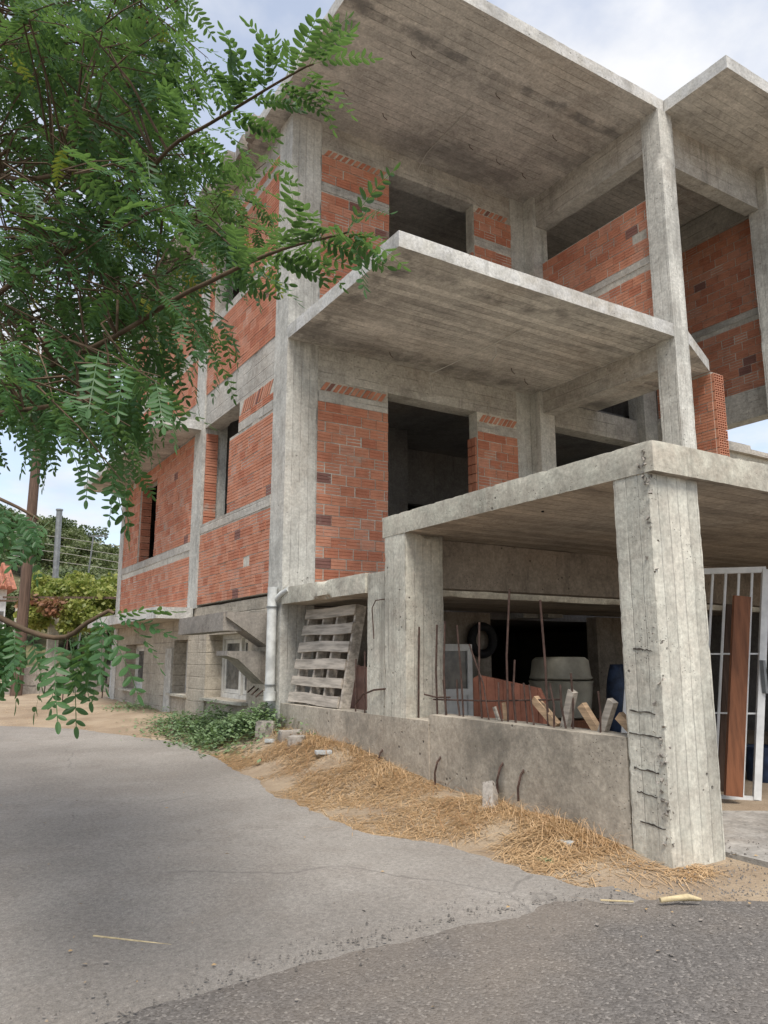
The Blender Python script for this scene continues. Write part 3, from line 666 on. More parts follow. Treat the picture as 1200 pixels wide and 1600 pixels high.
for i, (a, c) in enumerate(RB):
    m = MB(); xx = 3.5 + .02*math.sin(i*2.1); r = .0075 if a[1]-c[1] > .6 else .0065
    m.tube([(xx, c[0], c[1]-.05), (xx + rnd.gauss(0,.008), (a[0]+c[0])/2 + rnd.gauss(0,.006), (a[1]+c[1])/2), (xx, a[0], a[1])], r, 6)
    m.build('rebar', M_rust, bw_, smooth=60)
for a, c in (((4.99,-.325),(3.617,-.263)),((5.113,-.292),(4.774,-.301))):
    m = MB(); m.tube([(3.52,a[0],a[1]),(3.51,(a[0]+c[0])/2,(a[1]+c[1])/2-.01),(3.52,c[0],c[1])], .0065, 6); m.build('rebar', M_rust, bw_, smooth=60)
m = MB()
for y, z in ((5.55,-.80),(4.75,-.78),(4.05,-.74),(3.85,-.76)): m.tube([(3.41,y,z+.06),(3.37,y-.01,z+.03),(3.36,y+.01,z-.05),(3.37,y+.02,z-.13)], .008, 5)
m.tube([(3.40,5.52,.476),(3.375,5.62,.471),(3.37,5.672,.409),(3.375,5.65,.149)], .005, 5)
m.tube([(3.41,5.5,-.259),(3.37,5.647,-.274),(3.36,5.807,-.317),(3.40,6.0,-.406)], .008, 5)
m.tube([(3.42,5.879,.044),(3.42,5.874,-.48)], .007, 5); m.tube([(3.44,6.071,-.022),(3.44,6.07,-.48)], .007, 5)
m.build('bent_wire', M_rust, bw_, smooth=60)

# ------------------------------------------------------------------ things standing about the garage
# pallet
def pal(v, u):           # v = along the wall, u = up the leaning face
    return Vector((3.46 + .20*u, 7.52 - v - .0*u, -.47 + .97*u))
pallet = empty('wooden_pallet', (3.46, 6.95, -.47), 'grey weathered wooden pallet leaning under the lower slab', 'pallet')
nrm = Vector((-.97, 0, .2)).normalized()
for v0 in (.01,.36,.66,1.02):
    m = MB(); p, q = pal(v0+.06*1, 0), pal(v0+.02, 1.0)
    m.obox(p + nrm*-.11, q-p, Vector((0,-.035,0)), nrm*.10); m.build('stringer', M_oldwood, pallet)
for k in range(6):
    u0 = .005 + k*.176; m = MB(); n = 8; hgt = .098 + rnd.uniform(-.006,.01)
    for i in range(n+1):
        v = -.01 + 1.09*i/n; sag = .012*math.sin(i*.8+k*1.7) + .01*(k < 2)*math.sin(i*.5)
        for dz, dn in ((0,0),(hgt,0),(hgt,.02),(0,.02)):
            m.v.append(pal(v, u0 + sag*.5 + dz) + nrm*(dn-.008+.004*math.sin(i+k)))
    for i in range(n):
        for j in range(4): a = i*4+j; c = i*4+(j+1) % 4; m.face((a, c, c+4, a+4))
    m.face((3,2,1,0)); m.face((n*4, n*4+1, n*4+2, n*4+3)); m.build('slat', M_oldwood, pallet)
# timber offcuts standing along the wall top
WD = [((3.853,-.269),(3.673,-.43),'timber offcut leaning left against the tall bar'),((3.522,-.208),(3.622,-.43),'longer upright timber offcut, left arm of the V'),((3.468,-.289),(3.363,-.44),'timber offcut leaning between the two V shapes'),((3.193,-.25),(3.303,-.44),'grey timber offcut, right arm of the second V'),((3.166,-.331),(3.05,-.44),'stubby timber offcut next to the front pillar'),((4.299,-.345),(4.269,-.46),'thin splinter of wood in front of the terracotta panel left side'),((4.161,-.308),(4.167,-.46),'narrow wood stick in front of the terracotta panel middle')]
for i, (a, c, lab) in enumerate(WD):
    wv = .05 if i < 5 else .022; m = MB(); xx = 3.54 + .015*(i % 3)
    m.beam((xx, c[0], c[1]), (xx-.02, a[0], a[1]), wv, wv*.8, up=(1,0,0))
    m.build('timber_offcut', M_wood if i % 2 == 0 else M_oldwood, label=lab, cat='wood offcut', group='wood offcuts on the boundary wall', loc=(xx, c[0], c[1]))
# terracotta panels
pan = empty('terracotta_panel', (3.9, 4.5, -1.03), 'terracotta coloured curved panel standing behind the rusty bars', 'panel')
ys_ = [4.93,4.86,4.76,4.66,4.565,4.47,4.375,4.28,4.19,4.14]
for i in range(len(ys_)-1):
    tz = interp((ys_[i]+ys_[i+1])/2, [4.14,4.19,4.86,4.93], [-.27,-.22,-.143,-.16]); m = MB()
    z2 = interp(ys_[i+1], [4.14,4.19,4.86,4.93], [-.29,-.22,-.143,-.16]); z1 = interp(ys_[i], [4.14,4.19,4.86,4.93], [-.29,-.22,-.143,-.17])
    m.prism([(3.86,ys_[i]-.003,-1.03),(3.86,ys_[i+1]+.003,-1.03),(3.86,ys_[i+1]+.003,z2),(3.86,ys_[i]-.003,z1)], (.03,0,0)); m.build('board', M_terra, pan)
m = MB(); m.box(3.893,3.92,4.2,4.86,-.6,-.5); m.build('batten', M_redwood, pan)
pk = empty('pink_board', (3.78, 6.6, -.5), 'pinkish boards in the gap beside the pallet', 'board')
for k in range(4):
    m = MB(); y0 = 6.35+k*.125; m.box(3.76,3.785,y0,y0+.12,-1.03,-.1+.01*k); m.build('board', M_pink, pk)
# old white window frame at the back
wf = empty('discarded_window', (4.8, 6.6, -.65), 'discarded white window frame standing in the shaded garage', 'window frame')
m = MB()
for a in ((4.35,4.41,-1.03,.13),(5.09,5.15,-1.03,.13),(4.41,5.09,.06,.13),(4.41,5.09,-.40,-.33),(4.41,5.09,-1.03,-.97)): m.box(a[0],a[1],6.58,6.63,a[2],a[3])
m.build('frame', M_white, wf); m = MB(); m.box(4.411,5.089,6.6,6.612,-.969,-.401); m.build('lower_panel', M_white, wf); MB().box(4.411,5.089,6.6,6.606,-.329,.059).build('pane', M_glass, wf)
# tubs
def lathe(prof, c, n=28):
    m = MB(); c = Vector(c)
    for r, z in prof:
        for k in range(n): a = 2*math.pi*k/n; m.v.append(c + Vector((r*math.cos(a), r*math.sin(a), z)))
    for i in range(len(prof)-1):
        for k in range(n): m.face((i*n+k, i*n+(k+1) % n, (i+1)*n+(k+1) % n, (i+1)*n+k))
    m.face([k for k in range(n)][::-1]); return m
bn = empty('crate', (6.05, 6.2, -1.03), 'low dark crate under the two plastic tubs', 'crate')
m = MB(); m.box(5.72,6.38,5.9,6.5,-1.03,-.99); m.build('crate_base', M_redwood, bn)
for z in (-.95,-.85,-.75): 
    MB().box(5.7,6.4,5.88,5.9,z,z+.08).build('slat', M_redwood, bn); MB().box(5.7,6.4,6.5,6.52,z,z+.08).build('slat', M_redwood, bn)
m = MB(); m.box(5.7,6.4,5.88,6.52,-.668,-.645); m.build('lid', M_redwood, bn)
o = lathe([(.26,0),(.30,.02),(.335,.36),(.345,.385),(.33,.39)], (6.05,6.2,-.64)).build('plastic_tub', M_tub, smooth=50, label='larger beige plastic tub in the dark garage, lower of the stack', cat='tub', group='stacked plastic tubs', loc=(6.05,6.2,-.64))
o = lathe([(.32,0),(.335,.015),(.32,.05),(.30,.2),(.26,.235),(.0,.24)], (6.05,6.2,-.24)).build('plastic_tub', M_tub, smooth=50, label='upturned beige plastic tub on top of the other', cat='tub', group='stacked plastic tubs', loc=(6.05,6.2,-.24))
# dark ring on the back wall
m = MB(); pts = [Vector((6.1+.17*math.cos(a), 7.58, .2+.17*math.sin(a))) for a in [2*math.pi*k/24 for k in range(25)]]
m.tube(pts, .055, 8, cap=False); m.build('tyre', M_black, smooth=60, label='small dark tyre hanging on the garage back wall', cat='tyre', loc=(6.1,7.58,.2))
# blue sheet bundle
m = MB(); N1, N2 = 14, 18
for i in range(N1+1):
    z = -1.03 + .95*i/N1
    for k in range(N2):
        a = 2*math.pi*k/N2; r = (.20 - .12*(i/N1)**2)*(1 + .35*noise.noise(Vector((math.cos(a)*2, math.sin(a)*2, z*3)))); m.v.append(Vector((6.42 + r*math.cos(a)*.8, 5.75 + r*math.sin(a)*.8, z)))
for i in range(N1):
    for k in range(N2): m.face((i*N2+k, i*N2+(k+1) % N2, (i+1)*N2+(k+1) % N2, (i+1)*N2+k))
m.face([N1*N2+k for k in range(N2)]); m.build('plastic_sheet', M_blue, smooth=80, label='bunched blue plastic sheet beside the tubs', cat='plastic sheet', loc=(6.42,5.75,-1.03))
# gate leaning in the garage mouth
BR, BLf, TRt, TL = Vector((5.371,3.569,-1.02)), Vector((4.70,4.245,-1.02)), Vector((5.60,3.48,.66)), Vector((4.93,4.155,.655))
gate = empty('metal_gate', BR, 'white barred metal gate leaning in the garage mouth beside the front pillar', 'gate')
m = MB(); m.beam(BR, TRt, .06, .05, up=(1,-1,0)); m.build('stile', M_white, gate); m = MB(); m.beam(BLf, TL, .06, .05, up=(1,-1,0)); m.build('stile', M_white, gate)
m = MB(); m.beam(TL, TRt, .04, .045); m.build('top_rail', M_white, gate); m = MB(); m.beam(BLf, BR, .04, .045); m.build('bottom_rail', M_white, gate)
for k in range(1, 10):
    f = k/10; m = MB(); m.tube([BLf.lerp(BR, f), TL.lerp(TRt, f)], .010, 6); m.build('bar', M_white, gate)
for f in (.36,.62):
    m = MB(); m.beam(BLf.lerp(TL, f), BR.lerp(TRt, f), .008, .012); m.build('cross_bar', M_white, gate)
m = MB(); p = BR.lerp(TRt, .52); m.obox(p + Vector((-.04,-.05,-.12)), (.03,.0,0), (0,.03,0), (0,0,.24)); m.build('lock', M_steel, gate)
# boards leaning at the gate
for (b0, b1, t0, d_, mat, lab) in (((1134,1243),(1161,1246),(1148,930),5.70,M_redwood,'tall brown wooden board leaning against the white gate'),((1121,1236),(1132,1237),(1136,945),5.95,M_pole,'narrow dark board behind the tall brown one')):
    m = MB(); o_ = at(*b0, d_); e_ = at(*b1, d_); t_ = at(*t0, d_+.03); m.obox(o_, e_-o_, HD*.035, t_-o_)
    m.build('wooden_board', mat, label=lab, cat='board', loc=o_)
m = MB(); m.tube([(6.3,3.9,-1.03),(6.8,4.1,.1)], .012, 6); m.build('steel_rod', M_rust, label='thin rusty rod leaning behind the white gate', cat='rod', loc=(6.3,3.9,-1.03))
lathe([(.10,0),(.13,.02),(.15,.28),(.155,.30),(.14,.30)], (6.15,4.0,-1.03)).build('bucket', M_blue, smooth=50, label='blue plastic bucket on the garage floor behind the gate', cat='bucket', loc=(6.15,4.0,-1.03))

# ------------------------------------------------------------------ straw, weeds, stones and litter
def strand(b, p, d, L, wd, droop, t, up=0.):
    d = d.normalized(); side = d.cross(Vector((0,0,1)));
    if side.length < .05: side = Vector((1,0,0))
    side.normalize(); n = len(b.v)
    for i in range(3):
        f = i/2; q = p + d*L*f + Vector((0,0,-droop*L*f*f)); wq = wd*(1-.6*f); b.v += [q - side*wq/2, q + side*wq/2]
    for i in range(2): b.face((n+2*i, n+2*i+1, n+2*i+3, n+2*i+2), t)
straw = MB()
for i in range(40000):
    y = 2.62 + (rnd.random()**1.25)*13.6 if i > 32000 else rnd.uniform(2.62, 8.2)
    e = edge_x(y); far = y > 8.6
    x = e - .05 + (3.42-e+.05)*rnd.random()**(.8 if not far else 1) + wob(0, y, .05)
    if y < 3.05: x = rnd.uniform(2.75, 3.6); y = rnd.uniform(2.62, 2.76) if x > 3.36 else y
    if y < 3.05 and rnd.random() < .55: continue
    if noise.noise(Vector((x*2.1, y*2.1, 8))) < -.22 + .4*rnd.random() - .35*min(1.5,(x-e)): continue
    if far and noise.noise(Vector((x*.9, y*.9, 4))) < -.05: continue
    z = bank_z(x, y); thick = max(0, noise.noise(Vector((x*1.6, y*1.6, 5))) + .25)*.03*min(1, max(.12, (x-e)/.5)); a = rnd.uniform(0, 6.283)
    d = Vector((math.cos(a), math.sin(a), rnd.uniform(-.12, .16)))
    strand(straw, Vector((x, y, z + rnd.random()*thick + .004)), d, rnd.uniform(.05, .2), rnd.uniform(.0028, .006), rnd.uniform(0, .4), rnd.random())
for i in range(900):                                            # tufts still standing against the wall
    y = rnd.choice((4.0,3.7,3.4,5.2,5.9,6.4,6.9,7.3,3.2)) + rnd.gauss(0,.12); x = 3.36 - abs(rnd.gauss(0,.13)); a = rnd.uniform(0, 6.283)
    strand(straw, Vector((x, y, bank_z(x, y))), Vector((math.cos(a)*.6, math.sin(a)*.6, 1)), rnd.uniform(.08,.24), .003, .5, rnd.random())
straw.build('dry_straw', M_straw, kind='stuff', tint=True, label='golden dry straw heaped along the foot of the concrete wall', cat='straw')
b = MB()
for i in range(500):
    y = rnd.choice((6.1,5.9,5.5,4.4,3.9,6.6)) + rnd.gauss(0,.3); x = rnd.uniform(edge_x(y)+.2, 3.38); a = rnd.uniform(0, 6.283)
    strand(b, Vector((x, y, bank_z(x, y)+.03)), Vector((math.cos(a), math.sin(a), rnd.uniform(0,.9))), rnd.uniform(.06,.22), .004, .2, rnd.random())
b.build('dead_weed', M_brown, kind='stuff', tint=True, label='brown dead weed stalks in the straw', cat='weeds')
b = MB()
def weed(cx, cy, n, sx, sy, hh):
    for i in range(n):
        x, y = cx + rnd.gauss(0, sx), cy + rnd.gauss(0, sy)
        if x > 3.38: x = 3.38 - abs(rnd.gauss(0,.06))
        hz = hh*math.exp(-((x-cx)/sx/1.6)**2)*(.6+.8*max(0,noise.noise(Vector((x*4,y*4,1)))+.3)); z = bank_z(x, y) + rnd.random()*hz; L = rnd.uniform(.03,.065); a = rnd.uniform(0, 6.28)
        d = Vector((math.cos(a), math.sin(a), rnd.uniform(-.2,.7))).normalized(); sd_ = d.cross(Vector((0,0,1))).normalized()*L*.33; p = Vector((x, y, z)); k = len(b.v); t = rnd.random()
        b.v += [p, p + d*L*.5 + sd_, p + d*L, p + d*L*.5 - sd_]; b.face((k, k+1, k+2, k+3), t)
weed(3.12, 8.35, 5200, .22, .50, .26); weed(3.3, 7.85, 900, .1, .15, .30); weed(3.0, 9.5, 2400, .2, .55, .16); weed(3.1, 12.6, 500, .16, .35, .1)
b.build('green_weeds', M_weed, kind='stuff', tint=True, label='low grey green weeds spreading below the basement window', cat='weeds')
b = MB()
for i in range(90):
    a = rnd.uniform(0,6.28); strand(b, Vector((2.97+rnd.gauss(0,.02), 3.18+rnd.gauss(0,.025), gz(2.97,3.18)+.005)), Vector((math.cos(a), math.sin(a), .9)), rnd.uniform(.03,.06), .006, .6, rnd.random())
b.build('grass_tuft', M_weed, kind='stuff', tint=True, label='tiny green grass tuft in the straw near the pillar', cat='grass')
def rock(name, p, sx, sy, sz, lab, mat=M_rock, cat='stone', tilt=0., seed=0.):
    m = MB(); m.rough(-sx, sx, -sy, sy, -sz, sz, min(sx,sy,sz)*.45, min(sx,sy,sz)*.25, min(sx,sy,sz)*.8, seed=seed)
    rot = Euler((tilt, tilt*.5, seed)).to_matrix(); m.v = [Vector(p) + rot @ v for v in m.v]
    return m.build(name, mat, smooth=50, label=lab, cat=cat, loc=p)
rock('stone', (3.22, 7.52, -.76), .11, .10, .11, 'pale round stone at the right end of the weeds', seed=1.)
rock('stone', (3.32, 4.08, -.90), .04, .04, .10, 'upright grey stone chunk in the straw against the wall', tilt=.5, seed=2.)
rock('stone', (3.26, 7.0, -.76), .12, .08, .06, 'low grey stone beside the litter at the weeds', seed=3.)
rock('stone', (3.2, 6.75, -.77), .08, .07, .05, 'small flat stone right of the low grey one', seed=4.)
rock('stone', (4.25, 2.55, -1.03), .05, .04, .02, 'flat chip of cement beside the front pillar', seed=5.)
rock('plastic_wrapper', (3.12, 6.05, -.80), .07, .045, .015, 'crumpled clear plastic wrapper on the straw', M_litter, 'litter', seed=6.)
rock('plastic_bottle', (3.1, 7.15, -.80), .022, .05, .02, 'small crushed pale bottle below the stones', M_litter, 'litter', seed=7.)
rock('plastic_scrap', (3.18, 3.28, -1.0), .05, .03, .012, 'pale blue plastic scrap on the straw near the pillar', M_litter, 'litter', seed=8.)
def twig(pts, r, mat, lab, name='stick'):
    m = MB(); m.tube(pts, r, 6); m.build(name, mat, smooth=60, label=lab, cat='stick', loc=pts[0])
M_cane = plain('dry_cane', (.42,.34,.20), .7, .3, 20)
twig([(.75,3.43,-1.093),(.86,3.32,-1.096),(1.02,3.17,-1.104)], .004, M_cane, 'long dry cane stalk lying on the grey lane')
twig([(2.93,2.45,-1.05),(3.0,2.42,-1.045),(3.04,2.39,-1.04),(3.09,2.36,-1.05)], [.011,.012,.016,.006], M_cane, 'short bone coloured stick on the dark street')
twig([(2.72,2.60,-1.055),(2.84,2.52,-1.06)], .004, M_cane, 'thin straw stem left of the bone coloured stick')

# ------------------------------------------------------------------ background along the lane
def pt(px, py, d): return at(px, py, d)
pole = empty('utility_pole', (2.03,17.7,-.78), 'brown wooden utility pole at the far left of the lane', 'pole')
m = MB(); m.tube([(2.03,17.7,-.9),(2.03,17.7,7.2)], [.12,.085], 12); m.build('shaft', M_pole, pole, smooth=50)
m = MB(); m.beam((1.4,17.62,6.9),(2.66,17.62,6.9), .09, .09); m.build('cross_arm', M_pole, pole)
m = MB(); m.tube([(2.03,17.7,6.3),(2.35,16.9,5.55),(3.0,15.8,4.0),(3.38,15.45,3.1)], .012, 5); m.build('overhead_cable', M_dcable, label='cable sloping from the wooden pole to the house', cat='cable', loc=(2.03,17.7,6.3))
m = MB(); m.tube([(2.0,17.7,5.2),(.6,16.2,4.6),(-2.2,14,4.2)], .012, 5); m.build('overhead_cable', M_dcable, label='cable running left from the wooden pole', cat='cable', loc=(2.0,17.7,5.2))
p = pt(90,890,24); q = pt(93,797,24)
m = MB(); m.tube([(p.x,p.y,-.4),(q.x,q.y,q.z)], .09, 8); m.tube([(q.x,q.y,q.z-.02),(q.x,q.y,q.z+.03)], .11, 8); m.build('chimney_pipe', M_steel, label='grey metal flue pipe rising above the vine', cat='pipe', loc=(p.x,p.y,-.4))
a0, a1 = pt(122,985,23), pt(146,838,23)
an = empty('tv_antenna', (a0.x,a0.y,-.5), 'thin rooftop style television antenna on a leaning mast above the vine', 'antenna')
m = MB(); m.tube([(a0.x,a0.y,-.5), a1], .022, 6); m.build('mast', M_steel, an)
m = MB(); m.beam(a1 - RT*.08, a1 + RT*.42, .025, .025)
for k in range(6): m.tube([a1 + RT*(.08*k-.06) + HD*-.25 + Vector((0,0,-.03-.01*k)), a1 + RT*(.08*k-.06) + HD*.25 + Vector((0,0,.06+.015*k))], .007, 4)
m.build('antenna_rod', M_steel, an)
# distant wires in front of the hill
m = MB()
for k, (ya, yb) in enumerate(((842,858),(855,872),(866,884),(880,895))): m.tube([pt(20,ya-12,34), pt(110,ya,34), pt(240,yb+4,34)], .008, 4)
m.build('overhead_cable', M_cable, label='four parallel wires crossing in front of the wooded hill', cat='cable')
# grape vine on a pergola
per = empty('pergola', (3.2,19.2,-.7), 'small pergola frame of posts and rails under the vine', 'pergola')
for p in (pt(75,1092,19), pt(150,1092,20), pt(20,1092,20.4)):
    m = MB(); g0 = gz(p.x, p.y)-.05; m.box(p.x-.12,p.x+.12,p.y-.12,p.y+.12,g0,1.35); m.build('post', M_porch, per)
c0, c1 = pt(15,940,19), pt(190,940,19)
for dz, dd in ((0,-.5),(0,.8)):
    m = MB(); m.beam((c0.x-.2,c0.y+dd,1.4),(c1.x+.2,c1.y+dd,1.4), .05, .05); m.build('rail', M_pole, per)
vine = empty('grape_vine', (c0.x+.6,c0.y,-.7), 'yellow green grape vine with reddish patch sprawling over the pergola', 'vine')
m = MB(); m.tube([(c0.x+1.1,c0.y-.1,-.8),(c0.x+1.05,c0.y-.05,.3),(c0.x+1.2,c0.y,1.35)], [.09,.06,.04], 7); m.build('vine_stem', M_bark, vine)
def leafcards(b, c, s, n, size, shell=.0, drop=.0):
    for i in range(n):
        while True:
            v = Vector((rnd.uniform(-1,1), rnd.uniform(-1,1), rnd.uniform(-1,1)))
            if shell < v.length < 1: break
        p = Vector(c) + Vector((v.x*s[0], v.y*s[1], v.z*s[2])); L = size*rnd.uniform(.6,1.3)
        a = Vector((rnd.gauss(0,1), rnd.gauss(0,1), rnd.gauss(0,.6)-drop)).normalized(); u = a.cross(Vector((rnd.gauss(0,1), rnd.gauss(0,1), rnd.gauss(0,1)))).normalized()
        k = len(b.v); b.v += [p, p+a*L*.5+u*L*.42, p+a*L, p+a*L*.5-u*L*.42]; b.face((k,k+1,k+2,k+3), rnd.random())
b = MB(); br = MB()
for px, py, d, rr, n in ((60,935,19,.4,400),(95,925,19.5,.45,560),(130,925,19.3,.5,620),(165,935,19,.45,480),(120,955,18.6,.45,460),(150,970,18.5,.38,320),(60,968,18.7,.32,260),(180,915,20,.45,420),(110,978,18.6,.3,240),(60,912,20.5,.42,380),(125,912,21.5,.5,420),(178,958,19,.33,260),(45,960,18.4,.3,160)):
    leafcards(b, pt(px, py, d), (rr, rr, rr*.72), n*2, .105, drop=.5)
leafcards(br, pt(85,947,18.4), (.38,.3,.22), 420, .12, drop=.5); leafcards(br, pt(45,940,18.5), (.25,.2,.2), 160, .12)
b.build('foliage', M_vine, vine, kind='stuff', tint=True); br.build('foliage', M_vinered, vine, kind='stuff', tint=True)
# neighbour's house
hs = empty('tiled_house', (0,27,-.5), 'low white house with red tiled roof at the far left', 'house')
e1 = pt(27,918,25); m = MB(); m.box(-6,e1.x-.25,e1.y+.4,e1.y+5,-.9,e1.z-.05); m.build('wall', M_white, hs)
m = MB(); m.prism([(-6.4,e1.y,e1.z-.05),(-6.4,e1.y+2.9,e1.z+1.0),(-6.4,e1.y+5.8,e1.z-.05)], (e1.x+6.4,0,0)); rf = m.build('roof', M_terra, hs)
m = MB(); 
x = -6.3
while x < e1.x-.05: m.tube([(x,e1.y-.03,e1.z-.02),(x,e1.y+2.9,e1.z+1.04)], .075, 6); x += .2
m.build('roof_tile', M_terra, rf, kind='stuff')
for xx in (2.15,):
    m = MB(); m.box(xx-.3,xx+.05,e1.y+.36,e1.y+.41,-.6,1.35); m.build('door', M_redwood, hs)
m = MB(); m.box(e1.x-.62,e1.x-.3,e1.y+.37,e1.y+.41,.7,1.45); m.build('window', M_glass, hs)
# rubble wall at the end of the lane
rw = empty('rubble_wall', (3.6,18.2,-.75), 'low rubble stone wall below the vine at the end of the lane', 'wall')
A, Bq = Vector((2.0,18.3,-.8)), Vector((5.0,18.0,-.8))
for k in range(46):
    f = (k % 16)/16 + rnd.uniform(-.01,.01) + (.03 if (k//16) % 2 else 0); p = A.lerp(Bq, f); sx = rnd.uniform(.09,.12); m = MB()
    m.rough(-sx,sx,-.12,.12,-.1,.1,.09,.03,.05,seed=k*1.3); m.v = [p + Vector((0,rnd.uniform(-.003,.003),.1+.19*(k//16))) + v for v in m.v]; m.build('stone', M_rock, rw, smooth=60)
for i, (x, y) in enumerate(((2.49,15.02),(2.94,15.41),(3.29,15.60))):
    m = MB(); m.tube([(x,y,-.85),(x+.01,y,.45)], .012, 5)
    m.build('iron_stake', M_rust, label=('thin iron stake, leftmost and nearest the lane','thin iron stake, middle one of three in the dry grass','thin iron stake right beside the far house corner')[i], cat='stake', group='iron stakes at the lane end', loc=(x,y,-.85))
# house beyond the terrace on the right
nb = empty('beige_house', (14,11,0), 'beige flat roofed house glimpsed between the brick end wall and the beam', 'house')
m = MB(); m.rough(12.6,18,9.0,14,-1,4.02,1.,.01,.02); m.build('wall', M_porch, nb, smooth=40)
m = MB(); m.rough(12.5,14.2,8.9,14.1,4.02,4.2,.5,.01,.02); m.rough(14.2,18.2,8.9,14.1,4.02,4.13,.5,.01,.02); m.build('roof', M_beam, nb, smooth=40)

# wooded hill
def hillz(lat, dep):
    ridge = interp(lat, [-200,-70,-45,-33,-29,-25,-20,-12,20,200], [34,27,19,13,10.5,7,5,4,4,4]) ; return -1 + ridge*max(0, min(1, (dep-30)/42))**1.3
b = MB(); LA = lin(-120, 60, 60); DE = lin(26, 130, 26)
for dd in DE:
    for la in LA:
        lt = la*dd/72; p = HD*dd + RT*lt; b.v.append(Vector((p.x, p.y, hillz(la, dd) + noise.noise(Vector((p.x*.1, p.y*.1, 0)))*.8 - .3)))
for j in range(len(DE)-1):
    for i in range(len(LA)-1): k = j*len(LA)+i; b.face((k,k+1,k+len(LA)+1,k+len(LA)))
M_scrub = plain('dry_scrub', (.11,.10,.05), .95, .4, 1.2, bumpd=.2); b.build('hill', M_scrub, kind='structure', smooth=70)
def tree_mesh(seed, mat, flat):
    global rnd
    keep = rnd; rnd = random.Random(seed); b = MB()
    for k in range(15):
        a = rnd.uniform(0, 6.28); r = rnd.uniform(0,.65); leafcards(b, (r*math.cos(a), r*math.sin(a), rnd.uniform(.55,1.35)*flat), (.45,.45,.30), 210, .11)
    t = MB(); t.tube([(0,0,-.1),(.03,.02,.5),(0,.05,.95)], [.07,.05,.02], 7)
    for k in range(4): a = k*1.6; t.tube([(.02,.02,.45+.08*k),(.35*math.cos(a),.35*math.sin(a),.85+.06*k)], [.03,.012], 5)
    me = []
    for q, nm, mt in ((b,'crown',mat),(t,'trunk',M_bark)):
        m_ = NEW.meshes.new(nm); m_.from_pydata([tuple(v) for v in q.v], [], q.f); at_ = m_.attributes.new('tint','FLOAT','FACE'); at_.data.foreach_set('value', q.t); m_.materials.append(mt); me.append(m_)
    rnd = keep; return me
TM = [tree_mesh(1, M_treea, 1.), tree_mesh(2, M_treea, .85), tree_mesh(3, M_treeb, .8), tree_mesh(4, M_treeb, .9)]
HT = []
for i in range(46):
    dd = rnd.uniform(36, 76); px = rnd.uniform(-260, 250) if i > 22 else rnd.uniform(20, 200); la = (px-600)/1221*72
    p = HD*dd + RT*((px-600)/1221*dd); HT.append((p.x, p.y, hillz(la, dd)-.3, rnd.uniform(1.5,2.6), i % 4))
for x, y, z, s_, k in HT:
    r_ = empty('tree', (x,y,z), ('dark pine like tree on the wooded hill', 'dark broad tree on the wooded hill', 'olive green bushy tree on the wooded hill', 'pale olive rounded tree on the wooded hill')[k], 'tree', 'trees on the hill behind the lane')
    r_.scale = (s_, s_, s_); r_.rotation_euler = (0,0,rnd.uniform(0,6))
    for me, nm in zip(TM[k], ('crown','trunk')):
        o = NEW.objects.new(nm, me); COL.objects.link(o); o.parent = r_
        if nm == 'crown': o['kind'] = 'stuff'

# ------------------------------------------------------------------ near locust tree on the left
TB = HD*2.7 - RT*3.3; tg = gz(TB.x, TB.y)
tree = empty('locust_tree', (TB.x, TB.y, tg), 'locust tree with feathery green leaves overhanging from the left', 'tree')
tp = [Vector((TB.x, TB.y, tg-.1)), Vector((TB.x+.05, TB.y+.02, tg+.8)), Vector((TB.x+.1, TB.y-.05, tg+1.8)), Vector((TB.x+.2, TB.y+.05, tg+3.2)), Vector((TB.x+.35, TB.y+.1, tg+4.6))]
m = MB(); m.tube(tp, [.17,.14,.12,.09,.04], 10); m.build('trunk', M_bark, tree, smooth=60)
LIMB = [[(-120,190,2.8),(0,275,2.6),(110,280,2.5),(200,320,2.4),(310,345,2.3),(360,383,2.2)],
        [(-150,690,2.6),(0,610,2.5),(180,520,2.3),(330,440,2.1),(420,398,2.0),(500,375,1.95),(545,362,1.9)],
        [(-140,480,2.8),(60,420,2.6),(190,330,2.4),(260,235,2.2),(330,190,2.1),(420,140,2.0),(490,100,1.95)],
        [(-180,-60,3.2),(0,40,3.0),(120,80,2.9),(220,40,2.8),(290,-10,2.8)],
        [(-160,740,1.75),(-40,768,1.6),(20,788,1.5),(60,812,1.5)],
        [(-180,900,1.5),(-20,960,1.32),(90,1002,1.25),(140,980,1.22),(178,958,1.2)],
        [(-150,330,3.2),(60,200,3.1),(190,150,3.0),(250,110,2.9)],
        [(-160,560,3.2),(40,500,3.0),(200,450,2.8),(300,400,2.6)],
        [(-100,660,2.4),(60,640,2.25),(170,620,2.15),(240,600,2.1)]]
skel = []
for L in LIMB:
    pts = [at(*q) for q in L]; tz = min(range(len(tp)), key=lambda i: (tp[i]-pts[0]).length); full = [tp[tz] + Vector((0,0,-.15))] + pts
    fine = []
    for i in range(len(full)-1):
        P0, P1, P2, P3 = full[max(i-1,0)], full[i], full[i+1], full[min(i+2,len(full)-1)]
        for k in range(4):
            t_ = k/4; fine.append(.5*((2*P1) + (P2-P0)*t_ + (2*P0-5*P1+4*P2-P3)*t_**2 + (3*P1-P0-3*P2+P3)*t_**3) + noise.noise_vector(full[i].lerp(full[i+1], k/4)*4)*.012)
    fine.append(full[-1]); n = len(fine); m = MB(); m.tube(fine, [(.010 if L[0][2] > 2 else .004)*(1-i/n)**1.2 + .0028 for i in range(n)], 6); m.build('branch', M_twig, tree, smooth=70)
    skel.append(fine[3:])
